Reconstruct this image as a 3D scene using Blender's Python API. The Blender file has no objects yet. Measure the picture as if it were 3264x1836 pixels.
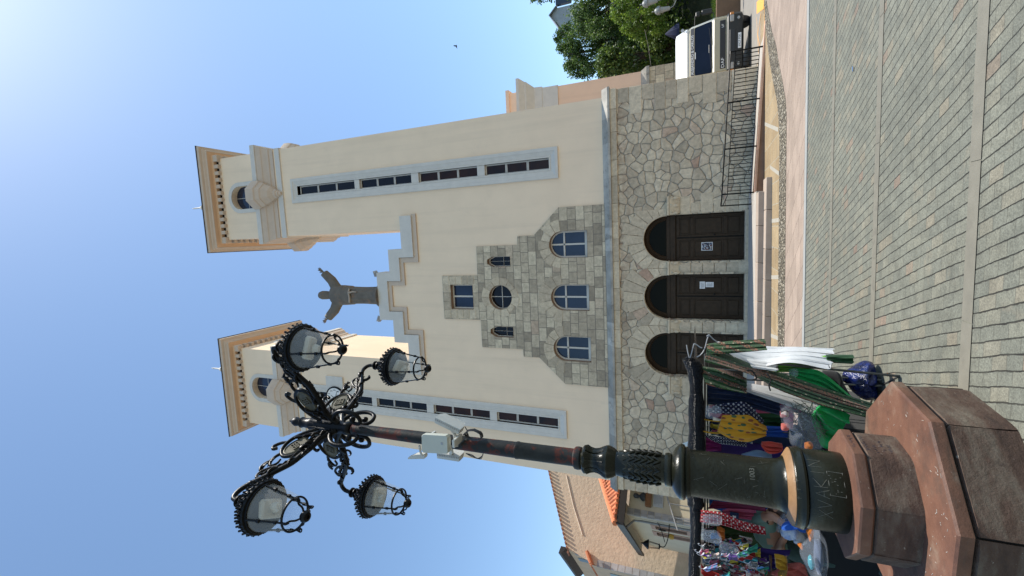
import bpy, math, random
from mathutils import Vector, Matrix, noise
from mathutils.geometry import tessellate_polygon
random.seed(7)
R = math.radians
sc = bpy.context.scene
col = sc.collection
# ---------------------------------------------------------------- camera (the photo lies on its side)
FPX, TH, YAW, EYE = 1455.0, R(22.5), R(6.77), 1.7
FW = Vector((-math.sin(YAW)*math.cos(TH), math.cos(YAW)*math.cos(TH), math.sin(TH)))
RT = Vector((math.cos(YAW), math.sin(YAW), 0))
UP = RT.cross(FW)
CAM = Vector((0, 0, EYE))
cd = bpy.data.cameras.new('camera'); cam = bpy.data.objects.new('camera', cd); col.objects.link(cam)
cd.sensor_width = 36; cd.lens = 36*FPX/3264; cd.clip_end = 2000; cd.clip_start = 0.05
m = Matrix.Identity(4)
for i in range(3):
    m[i][0] = -UP[i]; m[i][1] = RT[i]; m[i][2] = -FW[i]; m[i][3] = CAM[i]
cam.matrix_world = m
sc.camera = cam
# ---------------------------------------------------------------- sky, sun, exposure
SUN_EL, SUN_AZ = R(65), R(16)          # azimuth counted from +x towards +y
w = bpy.data.worlds.new('World'); sc.world = w; w.use_nodes = True
nt = w.node_tree; nt.nodes.clear()
wo = nt.nodes.new('ShaderNodeOutputWorld'); bg = nt.nodes.new('ShaderNodeBackground')
sk = nt.nodes.new('ShaderNodeTexSky'); sk.sky_type = 'NISHITA'; sk.sun_disc = False
sk.sun_elevation = SUN_EL; sk.sun_rotation = R(90)-SUN_AZ; sk.altitude = 60
sk.air_density = 1.0; sk.dust_density = 0.45; sk.ozone_density = 0.7
bg.inputs['Strength'].default_value = 0.135
tn = nt.nodes.new('ShaderNodeMix'); tn.data_type = 'RGBA'; tn.blend_type = 'MULTIPLY'; tn.inputs[0].default_value = 1; tn.inputs[7].default_value = (.92, 1.0, 1.0, 1)   # a clear, slightly cyan sky
nt.links.new(sk.outputs[0], tn.inputs[6]); nt.links.new(tn.outputs[2], bg.inputs[0]); nt.links.new(bg.outputs[0], wo.inputs[0])
sd = bpy.data.lights.new('sun', 'SUN'); sun = bpy.data.objects.new('sun', sd); col.objects.link(sun)
sd.energy = 3.5; sd.angle = R(0.5); sd.color = (1.0, .95, .86)
SD = Vector((math.cos(SUN_EL)*math.cos(SUN_AZ), math.cos(SUN_EL)*math.sin(SUN_AZ), math.sin(SUN_EL)))
sun.rotation_euler = SD.to_track_quat('Z', 'Y').to_euler(); sun.location = (20, 5, 40)
vs = sc.view_settings; vs.view_transform = 'Standard'; vs.look = 'None'; vs.gamma = 1; vs.exposure = 0.78
# ---------------------------------------------------------------- helpers
def gz(x, y):                                     # the square falls gently away from the viewer
    return -0.0135*max(-12, min(30, y)) + 0.008*max(-25, min(25, x))
def ray(sx, sy):
    return (FW*FPX + RT*((1836-sy)-918) + UP*(1632-sx)).normalized()
def at(sx, sy, y):                                # point of the view ray at depth y (metres)
    d = ray(sx, sy); return CAM + d*(y/d.y)
def onground(sx, sy):
    d = ray(sx, sy); t = EYE/(-d.z-0.0135*d.y+0.008*d.x); return CAM+d*t
ORG = {}
class MB:
    def __init__(s): s.v = []; s.f = []; s.t = []; s.m = []; s.sm = True
    def add(s, vs, fs, tint=0.5, mi=0):
        b = len(s.v); s.v += [tuple(v) for v in vs]
        for f in fs: s.f.append(tuple(i+b for i in f)); s.t.append(tint); s.m.append(mi)
        return s
    def box(s, x0, x1, y0, y1, z0, z1, tint=.5, mi=0, bev=0, M4=None):
        if bev > 0:
            b = min(bev, (x1-x0)/2.01, (y1-y0)/2.01, (z1-z0)/2.01); vs = []; idx = {}
            for i, (sx, X) in enumerate(((1, x0), (-1, x1))):
                for j, (sy, Y) in enumerate(((1, y0), (-1, y1))):
                    for k, (sz, Z) in enumerate(((1, z0), (-1, z1))):
                        for a in range(3):
                            o = [b, b, b]; o[a] = 0
                            idx[(i, j, k, a)] = len(vs)
                            vs.append(Vector((X+sx*o[0], Y+sy*o[1], Z+sz*o[2])))
            fs = []
            for i in range(2):
                for j in range(2):
                    for k in range(2): fs.append([idx[(i, j, k, a)] for a in range(3)])
            q = [(0, 0), (0, 1), (1, 1), (1, 0)]
            for a in range(3):
                for e in range(2):
                    def key(p, a=a, e=e):
                        c = [0, 0, 0]; c[a] = e; o = [x for x in range(3) if x != a]; c[o[0]] = p[0]; c[o[1]] = p[1]; return tuple(c)
                    fs.append([idx[key(p)+(a,)] for p in q])
            for a in range(3):                    # edges along axis a
                o = [x for x in range(3) if x != a]
                for p in q:
                    c0 = [0, 0, 0]; c1 = [0, 0, 0]; c1[a] = 1
                    c0[o[0]] = c1[o[0]] = p[0]; c0[o[1]] = c1[o[1]] = p[1]
                    fs.append([idx[tuple(c0)+(o[0],)], idx[tuple(c0)+(o[1],)], idx[tuple(c1)+(o[1],)], idx[tuple(c1)+(o[0],)]])
            c = Vector(((x0+x1)/2, (y0+y1)/2, (z0+z1)/2)); ff = []
            for f in fs:
                n = (vs[f[1]]-vs[f[0]]).cross(vs[f[2]]-vs[f[1]]); cc = sum((vs[i] for i in f), Vector())/len(f)
                ff.append(f if n.dot(cc-c) > 0 else f[::-1])
            fs = ff
        else:
            vs = [Vector(p) for p in ((x0,y0,z0),(x1,y0,z0),(x1,y1,z0),(x0,y1,z0),(x0,y0,z1),(x1,y0,z1),(x1,y1,z1),(x0,y1,z1))]
            fs = [(0,3,2,1),(4,5,6,7),(0,1,5,4),(1,2,6,5),(2,3,7,6),(3,0,4,7)]
        if M4: vs = [M4 @ v for v in vs]
        return s.add(vs, fs, tint, mi)
    def loft(s, rings, closed=True, cap0=True, cap1=True, tint=.5, mi=0):
        n = len(rings[0]); vs = [p for r in rings for p in r]; fs = []
        for a in range(len(rings)-1):
            for i in range(n if closed else n-1):
                j = (i+1) % n; fs.append((a*n+i, a*n+j, (a+1)*n+j, (a+1)*n+i))
        if cap0 and closed: fs.append(tuple(range(n))[::-1])
        if cap1 and closed: fs.append(tuple((len(rings)-1)*n+i for i in range(n)))
        return s.add(vs, fs, tint, mi)
    def lathe(s, prof, c=(0,0,0), seg=32, a0=0, wob=None, tint=.5, mi=0, M4=None, caps=True):
        rings = []
        for r, z in prof:
            ring = []
            for i in range(seg):
                a = a0+2*math.pi*i/seg; rr = r*(wob(a, z) if wob else 1)
                p = Vector((rr*math.cos(a), rr*math.sin(a), z))
                p = (M4 @ p) if M4 else p+Vector(c)
                ring.append(p)
            rings.append(ring)
        return s.loft(rings, True, caps and prof[0][0] > 1e-4, caps and prof[-1][0] > 1e-4, tint, mi)
    def tube(s, pts, r, seg=8, caps=True, tint=.5, mi=0, flat=1.0):
        pts = [Vector(p) for p in pts]; n = len(pts); rs = r if isinstance(r, (list, tuple)) else [r]*n
        rings = []; up = None
        for i, p in enumerate(pts):
            t = (pts[min(i+1, n-1)]-pts[max(i-1, 0)])
            if t.length < 1e-9: t = Vector((0, 0, 1))
            t.normalize()
            if up is None: up = t.orthogonal().normalized()
            up = (up-t*up.dot(t)); up = up.normalized() if up.length > 1e-6 else t.orthogonal().normalized()
            b = t.cross(up)
            rings.append([p+(up*math.cos(2*math.pi*k/seg)+b*flat*math.sin(2*math.pi*k/seg))*rs[i] for k in range(seg)])
        return s.loft(rings, True, caps, caps, tint, mi)
    def poly(s, outer, holes, to3, depth, back=False, tint=.5, mi=0, sides=True, hole_sides=True):
        # a flat plate with openings: outer/holes are 2-D outlines, to3(u, v, d) puts them in space, d runs inward
        loops = [outer]+list(holes)
        flat = [p for l in loops for p in l]
        tris = tessellate_polygon([[Vector((u, v, 0)) for u, v in l] for l in loops])
        fs = []
        for t in tris:
            a, b, c = (flat[i] for i in t)
            ar = (b[0]-a[0])*(c[1]-a[1])-(b[1]-a[1])*(c[0]-a[0])
            if abs(ar) < 1e-9: continue
            fs.append(t if ar > 0 else t[::-1])
        s.add([to3(u, v, 0) for u, v in flat], fs, tint, mi)
        for li, l in enumerate(loops):
            if (li == 0 and not sides) or (li > 0 and not hole_sides): continue
            n = len(l); ar = sum(l[i][0]*l[(i+1) % n][1]-l[(i+1) % n][0]*l[i][1] for i in range(n))
            vs = [to3(u, v, 0) for u, v in l]+[to3(u, v, depth) for u, v in l]
            fl = []
            for i in range(n):
                j = (i+1) % n; q = (i, i+n, j+n, j)
                fl.append(q if (ar > 0) == (li == 0) else q[::-1])
            s.add(vs, fl, tint, mi)
        if back: s.add([to3(u, v, depth) for u, v in flat], [f[::-1] for f in fs], tint, mi)
        return s
    def build(s, name, mat, parent=None, smooth=35, origin=None):
        me = bpy.data.meshes.new(name)
        if parent is not None: o3 = Vector(ORG[parent.name])
        elif origin is not None: o3 = Vector(origin)
        else:
            xs = [v[0] for v in s.v]; ys = [v[1] for v in s.v]; zs = [v[2] for v in s.v]
            o3 = Vector(((min(xs)+max(xs))/2, (min(ys)+max(ys))/2, min(zs)))
        me.from_pydata([Vector(v)-o3 for v in s.v], [], s.f)
        for mm in (mat if isinstance(mat, (list, tuple)) else [mat]): me.materials.append(mm)
        at_ = me.attributes.new('tint', 'FLOAT', 'FACE'); at_.data.foreach_set('value', s.t)
        me.polygons.foreach_set('material_index', s.m)
        if smooth:
            me.polygons.foreach_set('use_smooth', [True]*len(me.polygons)); me.set_sharp_from_angle(angle=R(smooth))
        me.update()
        ob = bpy.data.objects.new(name, me); col.objects.link(ob)
        if parent is not None: ob.parent = parent
        else: ob.location = o3
        ORG[ob.name] = tuple(o3)
        return ob
def tag(o, label=None, cat=None, group=None, kind=None):
    if label: o['label'] = label
    if cat: o['category'] = cat
    if group: o['group'] = group
    if kind: o['kind'] = kind
    return o
def empty(name, loc, label, cat, group=None):
    o = bpy.data.objects.new(name, None); col.objects.link(o); o.location = loc; o.empty_display_size = .2
    ORG[o.name] = tuple(loc); return tag(o, label, cat, group)
def text_mb(s, size, to3, thick=.0, align='CENTER', sx=1.0):
    cu = bpy.data.curves.new('lettering', 'FONT'); cu.body = s; cu.size = size; cu.align_x = align; cu.align_y = 'CENTER'; cu.resolution_u = 3
    ob = bpy.data.objects.new('lettering', cu); col.objects.link(ob)
    dg = bpy.context.evaluated_depsgraph_get(); dg.update()
    me = bpy.data.meshes.new_from_object(ob.evaluated_get(dg))
    b = MB(); b.add([to3(v.co.x*sx, v.co.y) for v in me.vertices], [tuple(p.vertices) for p in me.polygons])
    bpy.data.objects.remove(ob); bpy.data.meshes.remove(me); bpy.data.curves.remove(cu)
    return b
FRONT = lambda yf: (lambda u, v, d: Vector((u, yf+d, v)))
def arch(x0, x1, zb, zs, n=14):
    r = (x1-x0)/2; c = (x0+x1)/2
    return [(x0, zb), (x1, zb)]+[(c+r*math.cos(math.pi*i/n), zs+r*math.sin(math.pi*i/n)) for i in range(n+1)]
def spline(pts, n=6):
    pts = [Vector(p) for p in pts]; out = []
    P = [pts[0]*2-pts[1]]+pts+[pts[-1]*2-pts[-2]]
    for i in range(1, len(P)-2):
        for k in range(n):
            t = k/n; a, b, c, d = P[i-1], P[i], P[i+1], P[i+2]
            out.append(.5*((2*b)+(c-a)*t+(2*a-5*b+4*c-d)*t*t+(3*b-a-3*c+d)*t**3))
    out.append(pts[-1]); return out
# ---------------------------------------------------------------- materials
MATS = {}
class NT:
    def __init__(s, name):
        s.m = bpy.data.materials.new(name); s.m.use_nodes = True; s.t = s.m.node_tree
        s.b = s.t.nodes['Principled BSDF']; s.pos = None
    def n(s, typ, **k):
        nd = s.t.nodes.new(typ)
        for a, v in k.items():
            if a.startswith('i_'):
                key = a[2:]; key = int(key) if key.isdigit() else key.replace('_', ' ')
                nd.inputs[key].default_value = v
            else: setattr(nd, a, v)
        return nd
    def l(s, a, b): s.t.links.new(a, b)
    def P(s):
        if s.pos is None: s.pos = s.n('ShaderNodeNewGeometry').outputs['Position']
        return s.pos
    def noise(s, scale, detail=4, rough=.6, vec=None, out='Fac'):
        nd = s.n('ShaderNodeTexNoise', i_Scale=scale, i_Detail=detail, i_Roughness=rough); s.l(vec or s.P(), nd.inputs['Vector']); return nd.outputs[out]
    def ramp(s, fac, stops):
        nd = s.n('ShaderNodeValToRGB'); cr = nd.color_ramp
        while len(cr.elements) < len(stops): cr.elements.new(.5)
        for e, (p, c) in zip(cr.elements, stops):
            e.position = p; e.color = (c if isinstance(c, (tuple, list)) else (c, c, c))[:3] and (*(c if isinstance(c, (tuple, list)) else (c, c, c)), 1)
        s.l(fac, nd.inputs[0]); return nd.outputs[0]
    def mix(s, a, b, fac, mode='MIX'):
        nd = s.n('ShaderNodeMix', data_type='RGBA', blend_type=mode)
        for v, i in ((fac, 0), (a, 6), (b, 7)):
            if isinstance(v, (int, float)): nd.inputs[i].default_value = v if i == 0 else (v, v, v, 1)
            elif isinstance(v, (tuple, list)): nd.inputs[i].default_value = (*v[:3], 1)
            else: s.l(v, nd.inputs[i])
        return nd.outputs[2]
    def math(s, op, a, b=0.0, c=0.0):
        nd = s.n('ShaderNodeMath', operation=op)
        for i, v in enumerate((a, b, c)):
            if isinstance(v, (int, float)): nd.inputs[i].default_value = v
            else: s.l(v, nd.inputs[i])
        return nd.outputs[0]
    def sep(s, v=None):
        nd = s.n('ShaderNodeSeparateXYZ'); s.l(v or s.P(), nd.inputs[0]); return nd.outputs
    def comb(s, x, y, z=0.0):
        nd = s.n('ShaderNodeCombineXYZ')
        for i, v in enumerate((x, y, z)):
            if isinstance(v, (int, float)): nd.inputs[i].default_value = v
            else: s.l(v, nd.inputs[i])
        return nd.outputs[0]
    def bump(s, h, dist=.01, strength=.6):
        nd = s.n('ShaderNodeBump', i_Strength=strength, i_Distance=dist); s.l(h, nd.inputs['Height']); s.l(nd.outputs[0], s.b.inputs['Normal'])
    def tint(s):
        nd = s.n('ShaderNodeAttribute', attribute_name='tint'); return nd.outputs['Fac']
    def base(s, c):
        if isinstance(c, (tuple, list)): s.b.inputs['Base Color'].default_value = (*c[:3], 1)
        else: s.l(c, s.b.inputs['Base Color'])
    def set(s, **k):
        for a, v in k.items(): s.b.inputs[a.replace('_', ' ')].default_value = v
        return s
def plain(name, c, rough=.6, var=.12, scale=4.0, bump=.0, bscale=60, metal=0.0, tintvar=0.0, dirt=None, **k):
    if name in MATS: return MATS[name]
    t = NT(name); c = Vector(c)
    f = t.noise(scale, 5)
    cc = t.ramp(f, [(.25, tuple(c*(1-var))), (.75, tuple(c*(1+var)))])
    if dirt:
        cc = t.mix(cc, dirt[0], t.ramp(t.noise(dirt[1], 6, .7), [(dirt[2], 0.0), (min(1, dirt[2]+.12), 1.0)]))
    if tintvar:
        cc = t.mix(cc, t.ramp(t.tint(), [(0, 1-tintvar), (1, 1+tintvar)]), 1.0, 'MULTIPLY')
    t.base(cc); t.set(Roughness=rough, Metallic=metal, **k)
    if bump: t.bump(t.noise(bscale, 5), bump, .8)
    MATS[name] = t.m; return t.m
def wallvec(t, warp=.03):                            # (horizontal run, height) on any upright wall, slightly wavy
    x, y, z = t.sep()
    g = t.n('ShaderNodeNewGeometry'); nx, ny, nz = t.sep(g.outputs['Normal'])
    u = t.mix(t.comb(x, 0, 0), t.comb(y, 0, 0), t.math('GREATER_THAN', t.math('ABSOLUTE', nx), .7))
    ux = t.sep(u)[0]
    n = t.noise(1.6, 3, .5, out='Color'); nn = t.n('ShaderNodeVectorMath', operation='MULTIPLY_ADD')
    t.l(n, nn.inputs[0]); nn.inputs[1].default_value = (warp*2, warp*2, 0); nn.inputs[2].default_value = (-warp, -warp, 0)
    ad = t.n('ShaderNodeVectorMath', operation='ADD'); t.l(t.comb(ux, z, 0), ad.inputs[0]); t.l(nn.outputs[0], ad.inputs[1])
    return ad.outputs[0]
def stone_cols(t, f):
    return t.ramp(f, [(0, (.40, .33, .235)), (.2, (.50, .405, .285)), (.55, (.58, .475, .33)), (.88, (.65, .54, .385)), (.95, (.54, .40, .28)), (1, (.45, .29, .2))])
def m_rubble():
    t = NT('rubble_stone'); v0 = wallvec(t, .05)
    nw = t.n('ShaderNodeVectorMath', operation='MULTIPLY_ADD'); t.l(t.noise(5.5, 3, .6, out='Color'), nw.inputs[0]); nw.inputs[1].default_value = (.085, .085, 0); nw.inputs[2].default_value = (-.042, -.042, 0)
    va_ = t.n('ShaderNodeVectorMath', operation='ADD'); t.l(v0, va_.inputs[0]); t.l(nw.outputs[0], va_.inputs[1]); v = va_.outputs[0]
    vs_ = t.n('ShaderNodeVectorMath', operation='MULTIPLY'); t.l(v, vs_.inputs[0]); vs_.inputs[1].default_value = (1, 1.12, 1)
    kw = dict(i_Scale=2.6, i_Randomness=.85, voronoi_dimensions='2D')
    a = t.n('ShaderNodeTexVoronoi', **kw); b = t.n('ShaderNodeTexVoronoi', feature='DISTANCE_TO_EDGE', **kw)
    t.l(vs_.outputs[0], a.inputs['Vector']); t.l(vs_.outputs[0], b.inputs['Vector'])
    c = stone_cols(t, t.sep(a.outputs['Color'])[0])
    c = t.mix(c, t.ramp(t.noise(7, 8, .7), [(.25, .6), (.75, 1.3)]), 1.0, 'MULTIPLY')
    c = t.mix(c, (.15, .13, .11), t.ramp(t.noise(26, 5, .7), [(.6, 0.0), (.72, .55)]))
    ew = t.math('ADD', b.outputs['Distance'], t.math('MULTIPLY', t.math('SUBTRACT', t.noise(14, 3), .5), .05))
    e = t.ramp(ew, [(.015, 1.0), (.045, 0.0)])
    c = t.mix(c, t.ramp(t.noise(3, 3), [(.35, (.22, .195, .155)), (.7, (.34, .30, .235))]), e)
    # red earth washed down from under the ledge
    z = t.sep()[2]
    zz = t.n('ShaderNodeMapRange', i_1=4.0, i_2=4.85, i_3=0.0, i_4=.75); t.l(z, zz.inputs[0])
    c = t.mix(c, (.26, .15, .09), t.math('MULTIPLY', zz.outputs[0], t.ramp(t.noise(3.2, 6, .7), [(.42, 0.0), (.62, 1.0)])))
    t.base(c); t.set(Roughness=.85)
    h = t.math('ADD', t.ramp(ew, [(.0, 0.0), (.07, .8), (.25, 1.0)]), t.math('MULTIPLY', t.noise(20, 6, .7), .35))
    t.bump(h, .05, .85); return t.m
def m_ashlar(name='ashlar_stone', bw=.62, rh=.365, light=1.0):
    t = NT(name); v = wallvec(t, .022)
    br = t.n('ShaderNodeTexBrick', offset=.5, offset_frequency=2, squash=.72, squash_frequency=3)
    t.l(v, br.inputs['Vector'])
    for k, val in (('Scale', 1.0), ('Mortar Size', .011), ('Mortar Smooth', .15), ('Bias', 0.0), ('Brick Width', bw), ('Row Height', rh)): br.inputs[k].default_value = val
    br.inputs['Color1'].default_value = (0, 0, 0, 1); br.inputs['Color2'].default_value = (1, 1, 1, 1); br.inputs['Mortar'].default_value = (.5, .5, .5, 1)
    c = t.ramp(t.sep(br.outputs['Color'])[0], [(0, (.30, .245, .175)), (.3, (.44, .36, .255)), (.7, (.55, .455, .32)), (.95, (.63, .53, .375)), (1, (.40, .265, .185))])
    c = t.mix(c, t.ramp(t.noise(6, 8, .72), [(.25, .62), (.75, 1.28)]), 1.0, 'MULTIPLY')
    c = t.mix(c, (.14, .12, .1), t.ramp(t.noise(22, 5, .7), [(.6, 0.0), (.75, .5)]))
    c = t.mix(c, (.20, .17, .135), br.outputs['Fac'])
    if light != 1: c = t.mix(c, light, 1.0, 'MULTIPLY')
    t.base(c); t.set(Roughness=.85)
    h = t.math('ADD', t.math('MULTIPLY', br.outputs['Fac'], -1.0), t.math('MULTIPLY', t.noise(18, 6, .7), .4))
    t.bump(h, .02, .8); return t.m
def m_blocks():
    t = NT('dressed_stone'); c = stone_cols(t, t.tint())
    c = t.mix(c, t.ramp(t.noise(8, 8, .72), [(.25, .65), (.75, 1.25)]), 1.0, 'MULTIPLY')
    c = t.mix(c, (.14, .12, .1), t.ramp(t.noise(24, 5, .7), [(.6, 0.0), (.75, .5)]))
    t.base(c); t.set(Roughness=.85); t.bump(t.noise(18, 6, .7), .012, .8); return t.m
def m_paving():
    t = NT('granite_setts'); x, y, z = t.sep()
    ym = t.math('SUBTRACT', y, 5.0)
    x0 = t.math('MULTIPLY_ADD', ym, .302, x)
    wv = t.noise(2.2, 3, .5, out='Color'); wx, wy, wz = t.sep(wv)
    fx, fy, fz = t.sep(t.noise(16, 3, .5, out='Color'))
    X = t.math('ADD', t.math('ADD', x0, t.math('MULTIPLY_ADD', wx, .03, -.015)), t.math('MULTIPLY_ADD', fx, .014, -.007))
    Y = t.math('ADD', t.math('ADD', y, t.math('MULTIPLY_ADD', wy, .03, -.015)), t.math('MULTIPLY_ADD', fy, .014, -.007))
    def brick(ms, sm):
        br = t.n('ShaderNodeTexBrick', offset=.43, offset_frequency=2, squash=1.25, squash_frequency=3)
        t.l(t.comb(Y, X, 0), br.inputs['Vector'])
        for k, val in (('Scale', 1.0), ('Mortar Size', ms), ('Mortar Smooth', sm), ('Bias', 0.0), ('Brick Width', .155), ('Row Height', .104)): br.inputs[k].default_value = val
        br.inputs['Color1'].default_value = (0, 0, 0, 1); br.inputs['Color2'].default_value = (1, 1, 1, 1); br.inputs['Mortar'].default_value = (.5, .5, .5, 1)
        return br
    br = brick(.0022, .1)
    # the long joints between the rows are wider and deeper than the cross joints
    fr = t.math('ABSOLUTE', t.math('SUBTRACT', t.math('FRACT', t.math('DIVIDE', X, .104)), .5))
    row = t.ramp(t.math('ADD', fr, t.math('MULTIPLY_ADD', t.noise(8, 5, .75), .11, -.06)), [(.437, 0.0), (.457, 1.0)])
    c = t.ramp(t.sep(br.outputs['Color'])[0], [(0, (.155, .158, .125)), (.45, (.172, .174, .136)), (.85, (.19, .187, .143)), (.96, (.225, .20, .145)), (1, (.21, .155, .115))])
    c = t.mix(c, t.ramp(t.noise(70, 4, .8), [(.3, .5), (.7, 1.35)]), 1.0, 'MULTIPLY')
    c = t.mix(c, t.ramp(t.noise(9, 5, .6), [(.3, .8), (.7, 1.15)]), 1.0, 'MULTIPLY')
    c = t.mix(c, t.ramp(t.noise(.7, 5, .7), [(.3, .82), (.7, 1.12)]), 1.0, 'MULTIPLY')
    c = t.mix(c, (.05, .045, .03), t.ramp(t.noise(1.9, 8, .75), [(.64, 0.0), (.74, .5)]))
    c = t.mix(c, (.06, .054, .04), t.math('MULTIPLY', br.outputs['Fac'], .6))
    c = t.mix(c, (.26, .215, .15), t.ramp(t.noise(2.7, 6, .7), [(.58, 0.0), (.75, .55)]))
    c = t.mix(c, (.018, .016, .011), t.math('MULTIPLY', row, t.ramp(t.noise(5, 4, .7), [(.3, .55), (.6, 1.0)])))
    t.base(c); t.set(Roughness=.8)
    h = t.math('ADD', t.math('SUBTRACT', t.math('MULTIPLY', br.outputs['Fac'], -.5), row), t.math('MULTIPLY', t.noise(60, 5, .7), .35))
    t.bump(h, .012, .8); return t.m
def m_flags(name, c0, c1, bw, rh, mort, mc, rot=0.0, grain=60):
    t = NT(name); x, y, z = t.sep(); fx, fy, fz = t.sep(t.noise(5, 3, .5, out='Color'))
    X = t.math('ADD', x, t.math('MULTIPLY_ADD', fx, .03, -.015)); Y = t.math('ADD', y, t.math('MULTIPLY_ADD', fy, .02, -.01))
    if rot: X = t.math('MULTIPLY_ADD', Y, rot, X)
    br = t.n('ShaderNodeTexBrick', offset=.5, offset_frequency=2); t.l(t.comb(Y, X, 0), br.inputs['Vector'])
    for k, val in (('Scale', 1.0), ('Mortar Size', mort), ('Mortar Smooth', .1), ('Bias', 0.0), ('Brick Width', bw), ('Row Height', rh)): br.inputs[k].default_value = val
    br.inputs['Color1'].default_value = (*c0, 1); br.inputs['Color2'].default_value = (*c1, 1); br.inputs['Mortar'].default_value = (*mc, 1)
    c = t.mix(br.outputs['Color'], t.ramp(t.noise(grain, 5, .7), [(.3, .75), (.7, 1.2)]), 1.0, 'MULTIPLY')
    c = t.mix(c, t.ramp(t.noise(1.5, 4, .6), [(.3, .85), (.7, 1.12)]), 1.0, 'MULTIPLY')
    t.base(c); t.set(Roughness=.8)
    t.bump(t.math('ADD', t.math('MULTIPLY', br.outputs['Fac'], -1.0), t.math('MULTIPLY', t.noise(40, 4), .4)), .01, .7); return t.m
def m_pebbles():
    t = NT('pebbles'); kw = dict(i_Scale=13.0, i_Randomness=1.0)
    a = t.n('ShaderNodeTexVoronoi', **kw); b = t.n('ShaderNodeTexVoronoi', feature='DISTANCE_TO_EDGE', **kw)
    x, y, z = t.sep(); v = t.comb(x, t.math('MULTIPLY', y, .7), 0); t.l(v, a.inputs['Vector']); t.l(v, b.inputs['Vector'])
    c = t.ramp(t.sep(a.outputs['Color'])[0], [(0, (.11, .09, .065)), (.5, (.3, .25, .17)), (1, (.5, .45, .35))])
    c = t.mix(c, (.05, .04, .025), t.ramp(b.outputs['Distance'], [(.08, 1.0), (.2, 0.0)]))
    t.base(c); t.set(Roughness=.7); t.bump(t.ramp(b.outputs['Distance'], [(0, 0.0), (.4, 1.0)]), .03, 1.0); return t.m
def m_glass(name, c=(.012, .014, .02), warm=None, spec=.5):
    t = NT(name); t.b.inputs['Specular IOR Level'].default_value = spec
    t.base(t.ramp(t.noise(.9, 3), [(.3, tuple(c)), (.75, warm or tuple(Vector(c)*1.8))])); t.set(Roughness=.06, IOR=1.5)
    t.bump(t.noise(2.5, 2), .004, .5); return t.m
def m_clear(name, c=(.9, .95, .95), rough=.05, alpha=.25):
    t = NT(name); t.base(t.mix(c, tuple(Vector(c)*.7), t.noise(14, 5, .6))); t.set(Roughness=rough, Alpha=alpha, IOR=1.45); return t.m
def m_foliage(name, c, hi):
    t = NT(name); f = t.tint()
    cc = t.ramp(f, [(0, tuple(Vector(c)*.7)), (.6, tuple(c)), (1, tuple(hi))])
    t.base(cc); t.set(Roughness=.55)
    tr = t.n('ShaderNodeBsdfTranslucent'); t.l(cc, tr.inputs[0]); ms = t.n('ShaderNodeMixShader'); ms.inputs[0].default_value = .3
    out = t.t.nodes['Material Output']; t.l(t.b.outputs[0], ms.inputs[1]); t.l(tr.outputs[0], ms.inputs[2]); t.l(ms.outputs[0], out.inputs[0]); return t.m
def m_iron(name, c=(.02, .022, .02), rust=.66, rough=.33, metal=.35, spec=.16):
    t = NT(name); t.b.inputs['Specular IOR Level'].default_value = spec
    cc = t.ramp(t.noise(6, 6, .65), [(.3, tuple(Vector(c)*.7)), (.75, tuple(Vector(c)*1.6))])
    cc = t.mix(cc, (.085, .022, .014), t.ramp(t.noise(3.2, 8, .72), [(rust, 0.0), (rust+.05, 1.0)]))
    cc = t.mix(cc, (.16, .16, .135), t.ramp(t.noise(17, 6, .7), [(.70, 0.0), (.74, .4)]))
    t.base(cc); t.set(Roughness=rough, Metallic=metal); t.bump(t.noise(30, 5), .004, .6); return t.m
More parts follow.
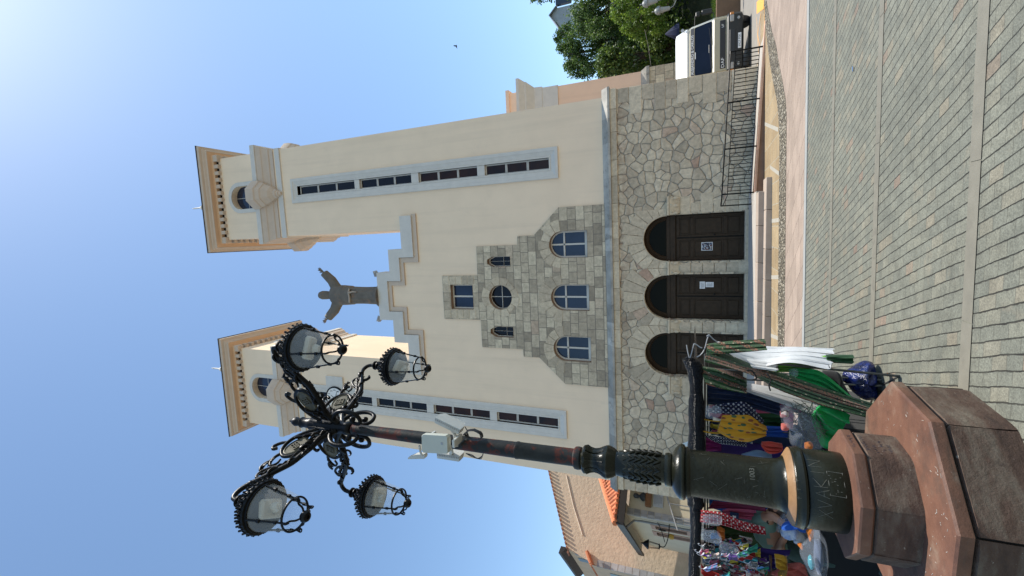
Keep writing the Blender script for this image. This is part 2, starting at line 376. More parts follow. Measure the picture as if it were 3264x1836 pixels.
def m_cloth(name, c, pattern=None, c2=(.8, .8, .8), c3=None, scale=30.0, rough=.85, thin=.25):
    if name in MATS: return MATS[name]
    t = NT(name); c = tuple(c)
    cc = t.ramp(t.noise(5, 4), [(.3, tuple(Vector(c)*.88)), (.7, tuple(Vector(c)*1.1))])
    x, y, z = t.sep()
    if pattern == 'dots':
        fx = t.math('SUBTRACT', t.math('FRACT', t.math('MULTIPLY', t.math('ADD', x, z), scale)), .5)
        fz = t.math('SUBTRACT', t.math('FRACT', t.math('MULTIPLY', t.math('SUBTRACT', x, z), scale)), .5)
        d = t.math('ADD', t.math('MULTIPLY', fx, fx), t.math('MULTIPLY', fz, fz))
        cc = t.mix(cc, c2, t.math('LESS_THAN', d, .075))
    elif pattern == 'paisley':
        v = t.n('ShaderNodeTexVoronoi', i_Scale=scale, i_Randomness=.9); t.l(t.P(), v.inputs['Vector'])
        w_ = t.math('SINE', t.math('MULTIPLY', v.outputs['Distance'], 22.0))
        band = t.math('SINE', t.math('ADD', t.math('MULTIPLY', x, 85.0), t.math('MULTIPLY', z, -27.0)))
        cc = t.mix(cc, c2, t.math('MULTIPLY', t.math('GREATER_THAN', w_, -.35), t.ramp(band, [(.35, .08), (.5, 1.0)])))
        cc = t.mix(cc, c3, t.math('LESS_THAN', v.outputs['Distance'], .16))
        cc = t.mix(cc, (.02, .013, .012), t.math('MULTIPLY', t.math('LESS_THAN', w_, -.6), .8))
    elif pattern == 'leaf':
        mp = t.n('ShaderNodeMapping'); t.l(t.P(), mp.inputs[0]); mp.inputs['Rotation'].default_value = (0, .7, 0); mp.inputs['Scale'].default_value = (1.7, 1, .9)
        v = t.n('ShaderNodeTexVoronoi', i_Scale=scale, i_Randomness=.8); t.l(mp.outputs[0], v.inputs['Vector'])
        k = t.sep(v.outputs['Color'])[0]
        cc = t.mix(cc, t.mix(c2, c3, t.math('GREATER_THAN', k, .66)), t.math('MULTIPLY', t.math('LESS_THAN', v.outputs['Distance'], .34), t.math('GREATER_THAN', k, .22)))
    elif pattern == 'stripes':
        s_ = t.math('MULTIPLY', t.math('ADD', x, t.math('MULTIPLY', z, .45)), scale); f = t.math('FRACT', s_)
        cc = t.ramp(f, [(0, c), (.19, c), (.2, c2), (.39, c2), (.4, c3), (.59, c3), (.6, (.75, .7, .68)), (.79, (.75, .7, .68)), (.8, (.02, .25, .32))])
        t.t.nodes[-1].color_ramp.interpolation = 'CONSTANT'
    elif pattern == 'print':
        v = t.n('ShaderNodeTexVoronoi', i_Scale=scale, i_Randomness=1.0); t.l(t.P(), v.inputs['Vector']); k, k2, k3 = t.sep(v.outputs['Color'])
        cc = t.ramp(k, [(0, c), (.3, c2), (.5, c3 or c), (.7, (.6, .58, .56)), (.85, (.03, .03, .035))]); t.t.nodes[-1].color_ramp.interpolation = 'CONSTANT'
    t.base(cc); t.set(Roughness=rough); t.b.inputs['Sheen Weight'].default_value = .2
    t.bump(t.noise(120, 3), .002, .4); MATS[name] = t.m
    if thin:                                             # light comes through thin cloth
        tr = t.n('ShaderNodeBsdfTranslucent'); tr.inputs[0].default_value = (*c, 1); ms = t.n('ShaderNodeMixShader'); ms.inputs[0].default_value = thin
        if not isinstance(cc, tuple): t.l(cc, tr.inputs[0])
        t.l(t.b.outputs[0], ms.inputs[1]); t.l(tr.outputs[0], ms.inputs[2]); t.l(ms.outputs[0], t.t.nodes['Material Output'].inputs[0])
    return t.m
def m_render(name, c):
    t = NT(name); x, y, z = t.sep()
    cc = t.ramp(t.noise(.9, 4), [(.3, tuple(Vector(c)*.965)), (.7, tuple(Vector(c)*1.03))])
    st = t.noise(1.0, 6, .65, t.comb(t.math('MULTIPLY', x, 2.6), t.math('MULTIPLY', y, 2.6), t.math('MULTIPLY', z, .13)))   # rain streaks
    cc = t.mix(cc, tuple(Vector(c)*.78), t.math('MULTIPLY', t.ramp(st, [(.5, 0.0), (.75, .4)]), 1.0))
    cc = t.mix(cc, (.42, .36, .29), t.ramp(t.noise(.55, 8, .75), [(.6, 0.0), (.8, .2)]))
    t.base(cc); t.set(Roughness=.9); t.bump(t.noise(90, 5), .004, .6); MATS[name] = t.m; return t.m
PLASTER = m_render('cream_render', (.85, .665, .475))
PEACH = m_render('peach_bounce_render', (.80, .56, .40))  # pinker than the cream: light bounced off the ground is put into the colour
TRIM = plain('pale_trim', (.60, .565, .505), .8, .07, 3, .003, 50, dirt=((.36, .35, .34), 5, .66))
TRIMW = plain('warm_trim', (.56, .45, .35), .85, .06, 3, .003, 50)
SOFFIT = plain('orange_soffit', (.66, .44, .27), .9, .05, 2)
LEDGE = plain('grey_ledge_stone', (.36, .33, .28), .85, .3, 2.2, .008, 25, tintvar=.22, dirt=((.2, .18, .15), 3, .55))
RUBBLE = m_rubble(); ASHLAR = m_ashlar(); BLOCKS = m_blocks()
GLASS = m_glass('dark_glass', (.006, .006, .008), None, .3); GLASSB = m_glass('warm_dark_glass', (.008, .006, .007), (.06, .02, .006), .25)
VOID = m_glass('unlit_glass', (.002, .002, .002), None, .06)
GLASSBLUE = m_glass('blue_glass', (.012, .02, .04))
WOOD = plain('dark_wood', (.034, .02, .0105), .42, .35, 6, .004, 40); WOOD.node_tree.nodes['Principled BSDF'].inputs['Specular IOR Level'].default_value = .22
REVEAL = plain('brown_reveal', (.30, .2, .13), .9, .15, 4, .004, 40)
IRON = m_iron('black_iron', (.0045, .0045, .0045), rust=.74, rough=.38, metal=0); POLEM = m_iron('rusty_pole_paint', (.02, .021, .02), .52, .5, 0)
DRUMM = m_iron('green_black_iron', (.009, .0095, .005), .8, .27, 0, .26)
TILE = plain('terracotta_tile', (.50, .16, .065), .8, .25, 9, .004, 40, tintvar=.3)
SLATE = plain('dark_roof', (.05, .045, .045), .7, .2, 3)
# ---------------------------------------------------------------- ground
def sheet(name, pts, mat, dz, sub=None):
    b = MB(); b.poly([(p[0], p[1]) for p in pts], [], lambda u, v, d: Vector((u, v, gz(u, v)+dz-d)), .003, sides=False)
    o = b.build(name, mat, smooth=0); return tag(o, kind='structure')
ASPH = plain('worn_asphalt', (.18, .17, .155), .9, .15, 2, .004, 80)
b = MB(); gx = [-900, -300, -80, -25, -15, 0, 15, 25, 80, 300, 900]; gy = [-120, -12, 0, 15, 30, 60, 150, 400, 900]
b.add([Vector((x, y, gz(x, y)-.012)) for y in gy for x in gx],
      [(j*11+i, j*11+i+1, (j+1)*11+i+1, (j+1)*11+i) for j in range(len(gy)-1) for i in range(10)])
tag(b.build('ground', ASPH, smooth=0), kind='structure')
PAV = m_paving(); STRIP = plain('smooth_granite', (.175, .163, .127), .75, .14, 6, .003, 90, dirt=((.13, .12, .095), 2.5, .55))
KERB = plain('grey_kerb', (.30, .30, .28), .75, .1, 5, .003, 60)
sheet('plaza_paving', [(-24, -11), (24, -11), (24, 10.16), (-24, 10.16)], PAV, 0)
for yc in (4.21, 6.25, 8.25):
    x = -13.0; i = 0
    bb = MB()
    while x < 13:
        L = random.uniform(1.1, 1.5)
        bb.poly([(x+.003, yc-.072), (x+L-.003, yc-.072), (x+L-.003, yc+.072), (x+.003, yc+.072)], [], lambda u, v, d: Vector((u, v, gz(u, v)+.005-d)), .003, sides=False); x += L
    tag(bb.build('paving_strip', STRIP, smooth=0), kind='structure')
bb = MB(); bb.poly([(-24, 10.16), (24, 10.16), (24, 10.36), (-24, 10.36)], [], lambda u, v, d: Vector((u, v, gz(u, v)+.012-d)), .02)
tag(bb.build('kerb', KERB, smooth=0), kind='structure')
PINK = m_flags('pink_flagstones', (.29, .22, .17), (.36, .275, .215), .55, .62, .006, (.1, .065, .045), rot=.55)
near = [(2.19, 12.7), (2.6, 12.73), (2.93, 12.87), (3.57, 13.47), (4.31, 14.25), (4.81, 14.68), (5.51, 15.6), (6.5, 16.6), (8.5, 18.2)]
far = [(2.0, 13.86), (2.43, 13.95), (2.9, 14.15), (3.32, 14.45), (4.16, 15.4), (5.0, 16.25), (5.6, 16.75), (6.2, 17.2), (8.3, 18.9)]
sheet('pink_pavement', [(-24, 10.3), (24, 10.3), (24, 18.2)]+near[::-1]+[(-24, 12.6)], PINK, 0)
sheet('pebble_band', [(-24, 12.6)]+near+far[::-1]+[(-24, 13.8)], m_pebbles(), .004)
TILEB = m_flags('ochre_flagstones', (.27, .19, .10), (.34, .25, .14), .75, .6, .012, (.34, .30, .22), rot=.0, grain=22)
sheet('ochre_pavement', [(-24, 13.8)]+far+[(8.3, 22), (-24, 22)], TILEB, 0)
WSTR = plain('pale_inlay', (.36, .33, .27), .8, .08)
for (xa, ya, xb, yb) in ((-3.0, 13.82, -3.25, 15.33), (-1.35, 13.82, -1.5, 15.33), (.15, 13.82, .15, 15.33), (1.35, 13.9, 1.75, 15.8), (2.5, 14.1, 3.3, 17.3), (-4.7, 13.82, -5.0, 15.33)):
    d = Vector((xb-xa, yb-ya)).normalized(); n = Vector((-d.y, d.x))*.055
    sheet('inlay_strip', [(xa-n.x, ya-n.y), (xa+n.x, ya+n.y), (xb+n.x, yb+n.y), (xb-n.x, yb-n.y)][::-1], WSTR, .005)
# concrete lane beyond, where the lorry stands
sheet('side_lane', [(6.0, 18.9), (8.3, 18.9), (8.5, 18.2), (24, 18.2), (24, 40), (6.0, 40)], plain('lane_slabs', (.25, .23, .2), .9, .12, 1.5, .004, 40), .001)
ORANGE = plain('orange_road_paint', (.75, .36, .07), .8, .12, 12)
for (a, c, wd) in (((2400, 36), (2436, 5), .2), ((2400, 45), (2398, 185), .03), ((2412, 45), (2420, 200), .03), ((2426, 42), (2416, 110), .03), ((2416, 110), (2430, 190), .03), ((2438, 20), (2436, 190), .035)):
    P, Q = onground(*a), onground(*c); d = (Q-P).to_2d().normalized(); n = Vector((-d.y, d.x))*wd
    pts = [(P.x-n.x, P.y-n.y), (P.x+n.x, P.y+n.y), (Q.x+n.x, Q.y+n.y), (Q.x-n.x, Q.y-n.y)]
    sheet('road_marking', pts[::-1], ORANGE, .009)
# ---------------------------------------------------------------- church
CX = -2.67
church = empty('church', (CX, 19, gz(CX, 19)), 'cream rendered church with two tall bell towers, stepped gable and stone ground floor', 'church')
TX = {1: .65, -1: -10.75}                                   # left edges of the two tower fronts
# stone ground floor with the three arched doorways
SY = 18.82; DX = ((-1.2, .6), (-3.5, -1.7), (-5.8, -4.0)); SPR = 2.93
b = MB()
b.poly([(-10.93, -.6), (5.58, -.6), (5.58, 4.78), (-10.93, 4.78)], [arch(x0, x1, .12, SPR, 20) for x0, x1 in DX], FRONT(SY), .62, sides=False)
b.add([(5.58, SY, -.6), (5.58, 23.9, -.6), (5.58, 23.9, 4.78), (5.58, SY, 4.78), (-10.93, SY, -.6), (-10.93, 23.9, -.6), (-10.93, 23.9, 4.78), (-10.93, SY, 4.78)], [(0, 1, 2, 3), (4, 7, 6, 5), (1, 5, 6, 2)])
b.build('stone_base', RUBBLE, church, 0)
def blockbox(bm, x0, x1, z0, z1, y, proud, tint, dep=.25):
    bm.box(x0+.011, x1-.011, y-proud, y+dep, z0+.011, z1-.011, tint, bev=.012)
b = MB(); random.seed(3)
tt = lambda red=.0: (random.uniform(.9, 1.0) if random.random() < red else random.uniform(.05, .85))
for side in (0, 1):                                          # long-and-short corner stones
    z = -.2; k = 0
    while z < 4.75:
        h = random.uniform(.38, .5); z1 = min(z+h, 4.77); wd = (.62, .95)[k % 2]+random.uniform(-.06, .1)
        if side: blockbox(b, 5.6-wd, 5.6, z, z1, SY, .02, tt(.3), 1.2)
        else: blockbox(b, -10.95, -10.95+wd, z, z1, SY, .02, tt(.08), 1.2)
        z = z1; k += 1
    b.build('quoin_stones', BLOCKS, church, 20); b = MB()
for xa, dr in ((.62, 1), (-5.82, -1)):                       # jambs beside the outer doors
    z = .12; k = 0
    while z < 2.44:
        h = random.uniform(.3, .46); z1 = min(z+h, 2.45); wd = (.42, .72)[k % 2]+random.uniform(-.05, .08)
        blockbox(b, min(xa, xa+dr*wd), max(xa, xa+dr*wd), z, z1, SY, .015, tt(.15)); z = z1; k += 1
    b.build('jamb_stones', BLOCKS, church, 20); b = MB()
b = MB()
def voussoirs(bm, cx, cz, r0, rf, n, y, proud, a0=0, a1=math.pi, clip=None, gap=.013, dep=.2, red=.0):
    for i in range(n):
        p, q = a0+(a1-a0)*i/n, a0+(a1-a0)*(i+1)/n; r1 = rf(i)
        def outer(a):
            r = r1
            if clip and abs(math.cos(a)) > 1e-3: r = min(r, clip/abs(math.cos(a)))
            return max(r, r0+.1)
        g0, g1 = gap/r0, gap/r1; ms = [p, (p+q)/2, q]
        inn = [(cx+r0*math.cos(a), cz+r0*math.sin(a)) for a in (p+g0, (p+q)/2, q-g0)]
        out = [(cx+outer(a)*math.cos(a), cz+outer(a)*math.sin(a)) for a in (p+g1, (p+q)/2, q-g1)]
        bm.poly([inn[0], out[0], out[1], out[2], inn[2], inn[1]], [], FRONT(y-proud), dep, tint=tt(red))
for x0, x1 in DX:
    b = MB(); voussoirs(b, (x0+x1)/2, SPR, .915, lambda i: random.uniform(1.4, 1.8), 11, SY, .03, clip=1.14, red=.08); b.build('arch_stones', BLOCKS, church, 20)
for x0, x1 in DX:                                            # raised inner arch moulding
    c = (x0+x1)/2; b = MB()
    b.tube([(c+.9*math.cos(math.pi*i/24), SY-.01, SPR+.9*math.sin(math.pi*i/24)) for i in range(25)], .035, 8, tint=.4)
    b.build('arch_moulding', BLOCKS, church)
def pillar(cx, wd):
    b = MB(); cy = SY+.1
    for i in range(5):
        z0 = .42+i*.41; b.lathe([(.2, z0+.006), (.215, z0+.02), (.215, z0+.385), (.2, z0+.402)], (cx, cy, 0), 20, tint=random.uniform(.2, .75))
    b.lathe([(.29, .1), (.29, .16), (.245, .26), (.235, .43)], (cx, cy, 0), 20, tint=.3)
    p = b.build('pillar', BLOCKS, church, 30)
    return p
def capital(cx, hw, nm='capital'):
    b = MB()
    b.box(cx-hw-.02, cx+hw+.02, SY-.16, SY+.3, 2.83, 2.92, .6, bev=.015)
    b.loft([[(cx-a, SY+.3, z), (cx-a, SY-c, z), (cx+a, SY-c, z), (cx+a, SY+.3, z)] for a, c, z in ((hw-.05, .04, 2.46), (hw-.05, .06, 2.56), (hw-.01, .11, 2.7), (hw, .14, 2.82))], tint=.55)
    n = max(2, int(hw/.09))
    for i in range(n):                                       # carved leaves
        xx = cx-hw+.06+(2*hw-.12)*i/(n-1) if n > 1 else cx
        b.lathe([(.0, 2.47), (.045, 2.52), (.06, 2.62), (.035, 2.70), (.055, 2.76), (.0, 2.81)], (xx, SY-.09, 0), 8, tint=.6)
        b.lathe([(.0, 2.68), (.03, 2.71), (.03, 2.76), (.0, 2.79)], (xx+.045, SY-.13, 0), 6, tint=.5)
    b.build(nm, BLOCKS, church, 40)
for cx in (-1.45, -3.75): pillar(cx, .24); capital(cx, .25)
capital(.95, .34, 'impost'); capital(-6.15, .34, 'impost')
def door(x0, x1, yd=19.2):
    b = MB(); c = (x0+x1)/2
    b.box(x0-.02, x1+.02, yd, yd+.1, .1, 2.62, .5)
    b.box(x0-.02, x1+.02, yd-.09, yd+.05, 2.62, 2.84, .5, bev=.02)      # transom beam
    for s in (-1, 1):                                        # two leaves with raised frames and panels
        xa, xb = (x0+.03, c-.015) if s < 0 else (c+.015, x1-.03)
        for xx in (xa, xb-.09): b.box(xx, xx+.09, yd-.035, yd, .2, 2.6, .5, bev=.01)
        for zz, hh in ((.2, .14), (.78, .14), (1.95, .14), (2.48, .12)): b.box(xa+.09, xb-.09, yd-.035, yd, zz, zz+hh, .5, bev=.01)
        for za, zb in ((.38, .74), (.98, 1.9), (2.13, 2.44)): b.box(xa+.14, xb-.14, yd-.028, yd, za, zb, .5, bev=.022)
    d = b.build('double_door', WOOD, church, 25)
    b = MB(); b.box(c-.02, c+.02, yd-.055, yd, .2, 2.6, .5, bev=.008); b.lathe([(0, 0), (.03, .012), (.03, .03), (.012, .045), (.012, .07), (.03, .08), (0, .1)], seg=10, M4=Matrix.Translation((c+.09, yd-.03, 1.22)) @ Matrix.Rotation(R(90), 4, 'X'))
    b.build('door_handle', IRON, d)
    b = MB(); n = 20; ro, ri = .9, .7                         # round head: timber ring and dark glass
    b.loft([[(c+r*math.cos(math.pi*i/n), y, SPR-.1+(.1 if 1 else 0)+r*math.sin(math.pi*i/n)) for r, y in ((ro, yd+.05), (ro, yd-.03), (ri+.05, yd-.05), (ri, yd), (ri, yd+.05))] for i in range(n+1)])
    b.box(x0, x1, yd-.06, yd+.05, 2.8, 2.98, bev=.02)
    fl = b.build('fanlight', WOOD, church)
    b = MB(); b.poly([(c+.72*math.cos(math.pi*i/n), 2.95+.72*math.sin(math.pi*i/n)) for i in range(n+1)], [], FRONT(yd+.03), .02, sides=False); b.build('glass', VOID, fl)
    b = MB(); b.box(x0-.05, x1+.05, 18.75, 19.25, -.1, .21, .25, bev=.02); b.build('door_sill', BLOCKS, church, 25)
for x0, x1 in DX: door(x0, x1)
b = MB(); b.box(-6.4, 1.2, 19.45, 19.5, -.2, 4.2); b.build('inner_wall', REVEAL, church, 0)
# ledge between stone and render
def ring(o, z, x0=-10.75, x1=5.4, y0=19.0, y1=23.75): return [Vector((x0-o, y0-o, z)), Vector((x1+o, y0-o, z)), Vector((x1+o, y1+o, z)), Vector((x0-o, y1+o, z))]
b = MB(); random.seed(11)
for (xa, xb) in ((-10.97, 5.62),):
    x = xa
    while x < xb-.01:
        L = random.uniform(.5, 1.1); x1 = min(x+L, xb); x1 = xb if xb-x1 < .4 else x1
        b.box(x+.004, x1-.004, 18.76, 19.1, 4.765, 5.02, tt(.05), bev=.012); x = x1
    y = 19.1
    while y < 23.9:
        for xs in (5.3, -10.97): b.box(xs, xs+.32, y+.004, y+.8, 4.765, 5.02, tt(.05), bev=.012)
        y += .804
b.build('string_course', BLOCKS, church, 25)
b = MB(); b.loft([ring(.2, 5.02), ring(.3, 5.025), ring(.3, 5.1), ring(.02, 5.37), ring(-.4, 5.38)], cap0=False, cap1=False); b.build('ledge_core', LEDGE, church, 20)
b = MB(); x = -11.05; random.seed(31)
while x < 5.69:
    x1 = min(x+random.uniform(.7, 1.4), 5.7); x1 = 5.7 if 5.7-x1 < .4 else x1
    b.loft([[Vector((xx, 18.697, 5.02)), Vector((xx, 18.697, 5.103)), Vector((xx, 18.977, 5.374)), Vector((xx, 19.05, 5.374)), Vector((xx, 19.05, 5.02))] for xx in (x+.008, x1-.008)], tint=random.random()); x = x1
b.build('sloping_ledge', LEDGE, church, 20)
# centre wall, cut for the windows of the stone panel
WINS = [arch(-.95, .19, 6.1, 7.2), arch(-3.23, -2.1, 6.08, 7.2), arch(-5.48, -4.38, 6.06, 7.18)]
SMALL = lambda x0, x1: [(x0, 9.63), (x1, 9.63), (x1, 10.5), ((x0+x1)/2+.1, 10.78), ((x0+x1)/2-.1, 10.78), (x0, 10.5)]
ROSE = [(-2.68+.555*math.cos(2*math.pi*i/28), 10.2+.57*math.sin(2*math.pi*i/28)) for i in range(28)]
HOLES = WINS+[SMALL(-1.27, -.81), SMALL(-4.54, -4.05), ROSE, [(-3.26, 11.6), (-2.1, 11.6), (-2.1, 12.8), (-3.26, 12.8)]]
GAB = [(-6.0, 5.3), (.65, 5.3), (.65, 15.2), (-.3, 15.2), (-.3, 16.0), (-1.46, 16.0), (-1.46, 16.85), (-3.88, 16.85), (-3.88, 16.0), (-5.04, 16.0), (-5.04, 15.2), (-6.0, 15.2)]
b = MB(); b.poly(GAB, HOLES, FRONT(19.0), .45, back=True); b.build('gable_wall', PLASTER, church, 0)
OUT = [(-6.53, 5.36), (1.2, 5.36), (1.2, 7.31), (.07, 8.46), (.07, 9.24), (-.32, 9.26), (-.32, 11.3), (-1.66, 11.31), (-1.66, 13.23), (-3.75, 13.23), (-3.75, 11.27), (-5.06, 11.26), (-5.06, 9.2), (-5.4, 9.18), (-5.4, 8.42), (-6.53, 7.25)]
def shrink(h, s):
    cx = sum(p[0] for p in h)/len(h); cz = sum(p[1] for p in h)/len(h); return [(cx+(p[0]-cx)*s, cz+(p[1]-cz)*s) for p in h]
b = MB(); b.poly(OUT, HOLES, FRONT(18.945), .055, hole_sides=True); b.build('stone_panel', ASHLAR, church, 0)
b = MB(); random.seed(5)
for h, (cx, cz, r) in zip(WINS, ((-.38, 7.2, .575), (-2.665, 7.2, .57), (-4.93, 7.18, .56))):
    voussoirs(b, cx, cz, r, lambda i: random.uniform(.95, 1.15), 7, 18.945, .014, a0=R(5), a1=R(175), dep=.06); b.build('panel_arch_stones', BLOCKS, church, 20); b = MB()
voussoirs(b, -2.68, 10.2, .575, lambda i: random.uniform(.8, .95), 12, 18.945, .014, a1=2*math.pi, dep=.06); b.build('round_window_stones', BLOCKS, church, 20); b = MB()
for x0, x1 in ((-3.72, -3.28), (-2.08, -1.69)):
    z = 11.5
    while z < 12.8: blockbox(b, x0, x1, z, z+.33, 18.945, .012, tt(), .05); z += .33
x = -3.72
while x < -1.7: blockbox(b, x, min(x+.41, -1.68), 12.84, 13.2, 18.945, .012, tt(), .05); x += .41
b.build('square_window_stones', BLOCKS, church, 20)
def bars(bm, segs, y, wd, dep=.05):
    for (xa, za, xb, zb) in segs: bm.box(min(xa, xb)-wd/2, max(xa, xb)+wd/2, y, y+dep, min(za, zb)-wd/2, max(za, zb)+wd/2, bev=.006)
def window(h, segs, fw=.07, glass=GLASSBLUE, y=19.17, bw=.075, name='arched_window'):
    b = MB(); inner = shrink(h, 1-2*fw/(max(p[0] for p in h)-min(p[0] for p in h)))
    b.poly(h, [inner], FRONT(y), .07); bars(b, segs, y+.004, bw)
    f = b.build(name, TRIM, church, 25)
    b = MB(); b.poly(shrink(h, .98), [], FRONT(y+.04), .02, sides=False); b.build('glass', glass, f, 0)
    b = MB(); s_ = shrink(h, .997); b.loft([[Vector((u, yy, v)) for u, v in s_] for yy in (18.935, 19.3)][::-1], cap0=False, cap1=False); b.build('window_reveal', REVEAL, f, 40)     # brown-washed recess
for h, cx, (z0, zs, zt) in zip(WINS, (-.38, -2.665, -4.93), ((6.1, 7.16, 7.77), (6.08, 7.16, 7.76), (6.06, 7.14, 7.74))):
    window(h, [(cx, z0, cx, zt-.02), (h[0][0]+.04, zs, h[1][0]-.04, zs)])
for h in HOLES[3:5]:
    cx = (h[0][0]+h[1][0])/2; window(h, [(cx, 9.64, cx, 10.7), (h[0][0]+.02, 10.05, h[1][0]-.02, 10.05)], .03, GLASS, bw=.014, name='lancet_window')
window(ROSE, [(-2.68, 9.66, -2.68, 10.74), (-3.2, 10.2, -2.15, 10.2)], .025, GLASS, bw=.03, name='round_window')
window(HOLES[6], [(-2.68, 11.62, -2.68, 12.78)], .06, GLASSBLUE, bw=.08, name='square_window')
# stepped coping
def offs(dx, dz): return [(-6.25 if False else -6.62, 15.2-dz)]
cop_o = [(-6.65, 14.72), (-5.45, 14.72), (-5.45+.02, 14.72)]
def steps(hw, top): return [(CX+sx*hw[i], t) for sx, i, t in top]
CO = [(CX+3.98, 14.72), (CX+3.98, 15.38), (CX+2.37, 15.38), (CX+2.37, 16.2), (CX+1.22, 16.2), (CX+1.22, 17.02), (CX-1.22, 17.02), (CX-1.22, 16.2), (CX-2.37, 16.2), (CX-2.37, 15.38), (CX-3.98, 15.38), (CX-3.98, 14.72),
      (CX-1.95, 14.72), (CX-1.95, 15.58), (CX-.78, 15.58), (CX-.78, 16.4), (CX+.78, 16.4), (CX+.78, 15.58), (CX+1.95, 15.58), (CX+1.95, 14.72)]
b = MB(); b.poly(CO, [], FRONT(18.84), .75, back=True); b.build('stepped_coping', TRIM, church, 0)
C2 = [(CX+4.05, 14.5), (CX+4.05, 14.75), (CX+1.93, 14.75), (CX+1.93, 15.6), (CX+.76, 15.6), (CX+.76, 16.42), (CX-.76, 16.42), (CX-.76, 15.6), (CX-1.93, 15.6), (CX-1.93, 14.75), (CX-4.05, 14.75), (CX-4.05, 14.5),
      (CX-1.7, 14.5), (CX-1.7, 15.38), (CX-.55, 15.38), (CX-.55, 16.2), (CX+.55, 16.2), (CX+.55, 15.38), (CX+1.7, 15.38), (CX+1.7, 14.5)]
b = MB(); b.poly(C2, [], FRONT(18.92), .12); b.build('coping_moulding', TRIMW, church, 0)
# nave behind and the transept seen past the right tower
b = MB(); b.box(-6.2, .9, 19.45, 44, 4, 14.3); b.loft([[(-6.4, y, 14.3), (-2.67, y, 16.0), (1.1, y, 14.3)] for y in (19.5, 44)]); b.build('nave', PLASTER, church, 0)
NX, NY = 10.35, 32.0
b = MB(); b.box(2, NX, NY, NY+9, 4.8, 12.2); b.build('transept', PEACH, church, 0)
b = MB(); b.box(2, NX+.14, NY-.14, NY+9, -.5, 4.75); b.build('transept_base', m_ashlar('transept_stone', .62, .55, 1.05), church, 0)
b = MB(); rr = lambda o, z: ring(o, z, 2, NX, NY, NY+9)
b.loft([rr(.14, 4.75), rr(.22, 4.76), rr(.2, 4.95), rr(.02, 5.3)], cap0=False, cap1=False); b.build('transept_ledge', LEDGE, church, 20)
b = MB(); b.loft([rr(.0, 11.6), rr(.06, 11.6), rr(.06, 12.0), rr(.12, 12.05), rr(.14, 12.6), rr(.5, 13.1), rr(.52, 13.2), rr(.75, 13.55), rr(.75, 13.75), rr(0, 13.8)], cap0=False, cap1=False)
b.box(8.4, NX+.05, NY-.08, NY+2, 10.9, 12.4); b.build('transept_cornice', TRIM, church, 20)
b = MB(); b.box(7.2, NX+.1, NY+.1, NY+4, 13.75, 14.6); b.box(7.0, NX+.3, NY-.05, NY+4.2, 14.6, 14.85); b.build('transept_parapet', PEACH, church, 0)
b = MB(); random.seed(2)
for i in range(12):
    x = 4.2+i*.26; b.tube([(x, NY-.3, 13.75), (x, NY+2.5, 15.3)], .14, 8, tint=random.random())
b.build('transept_roof', TILE, church)
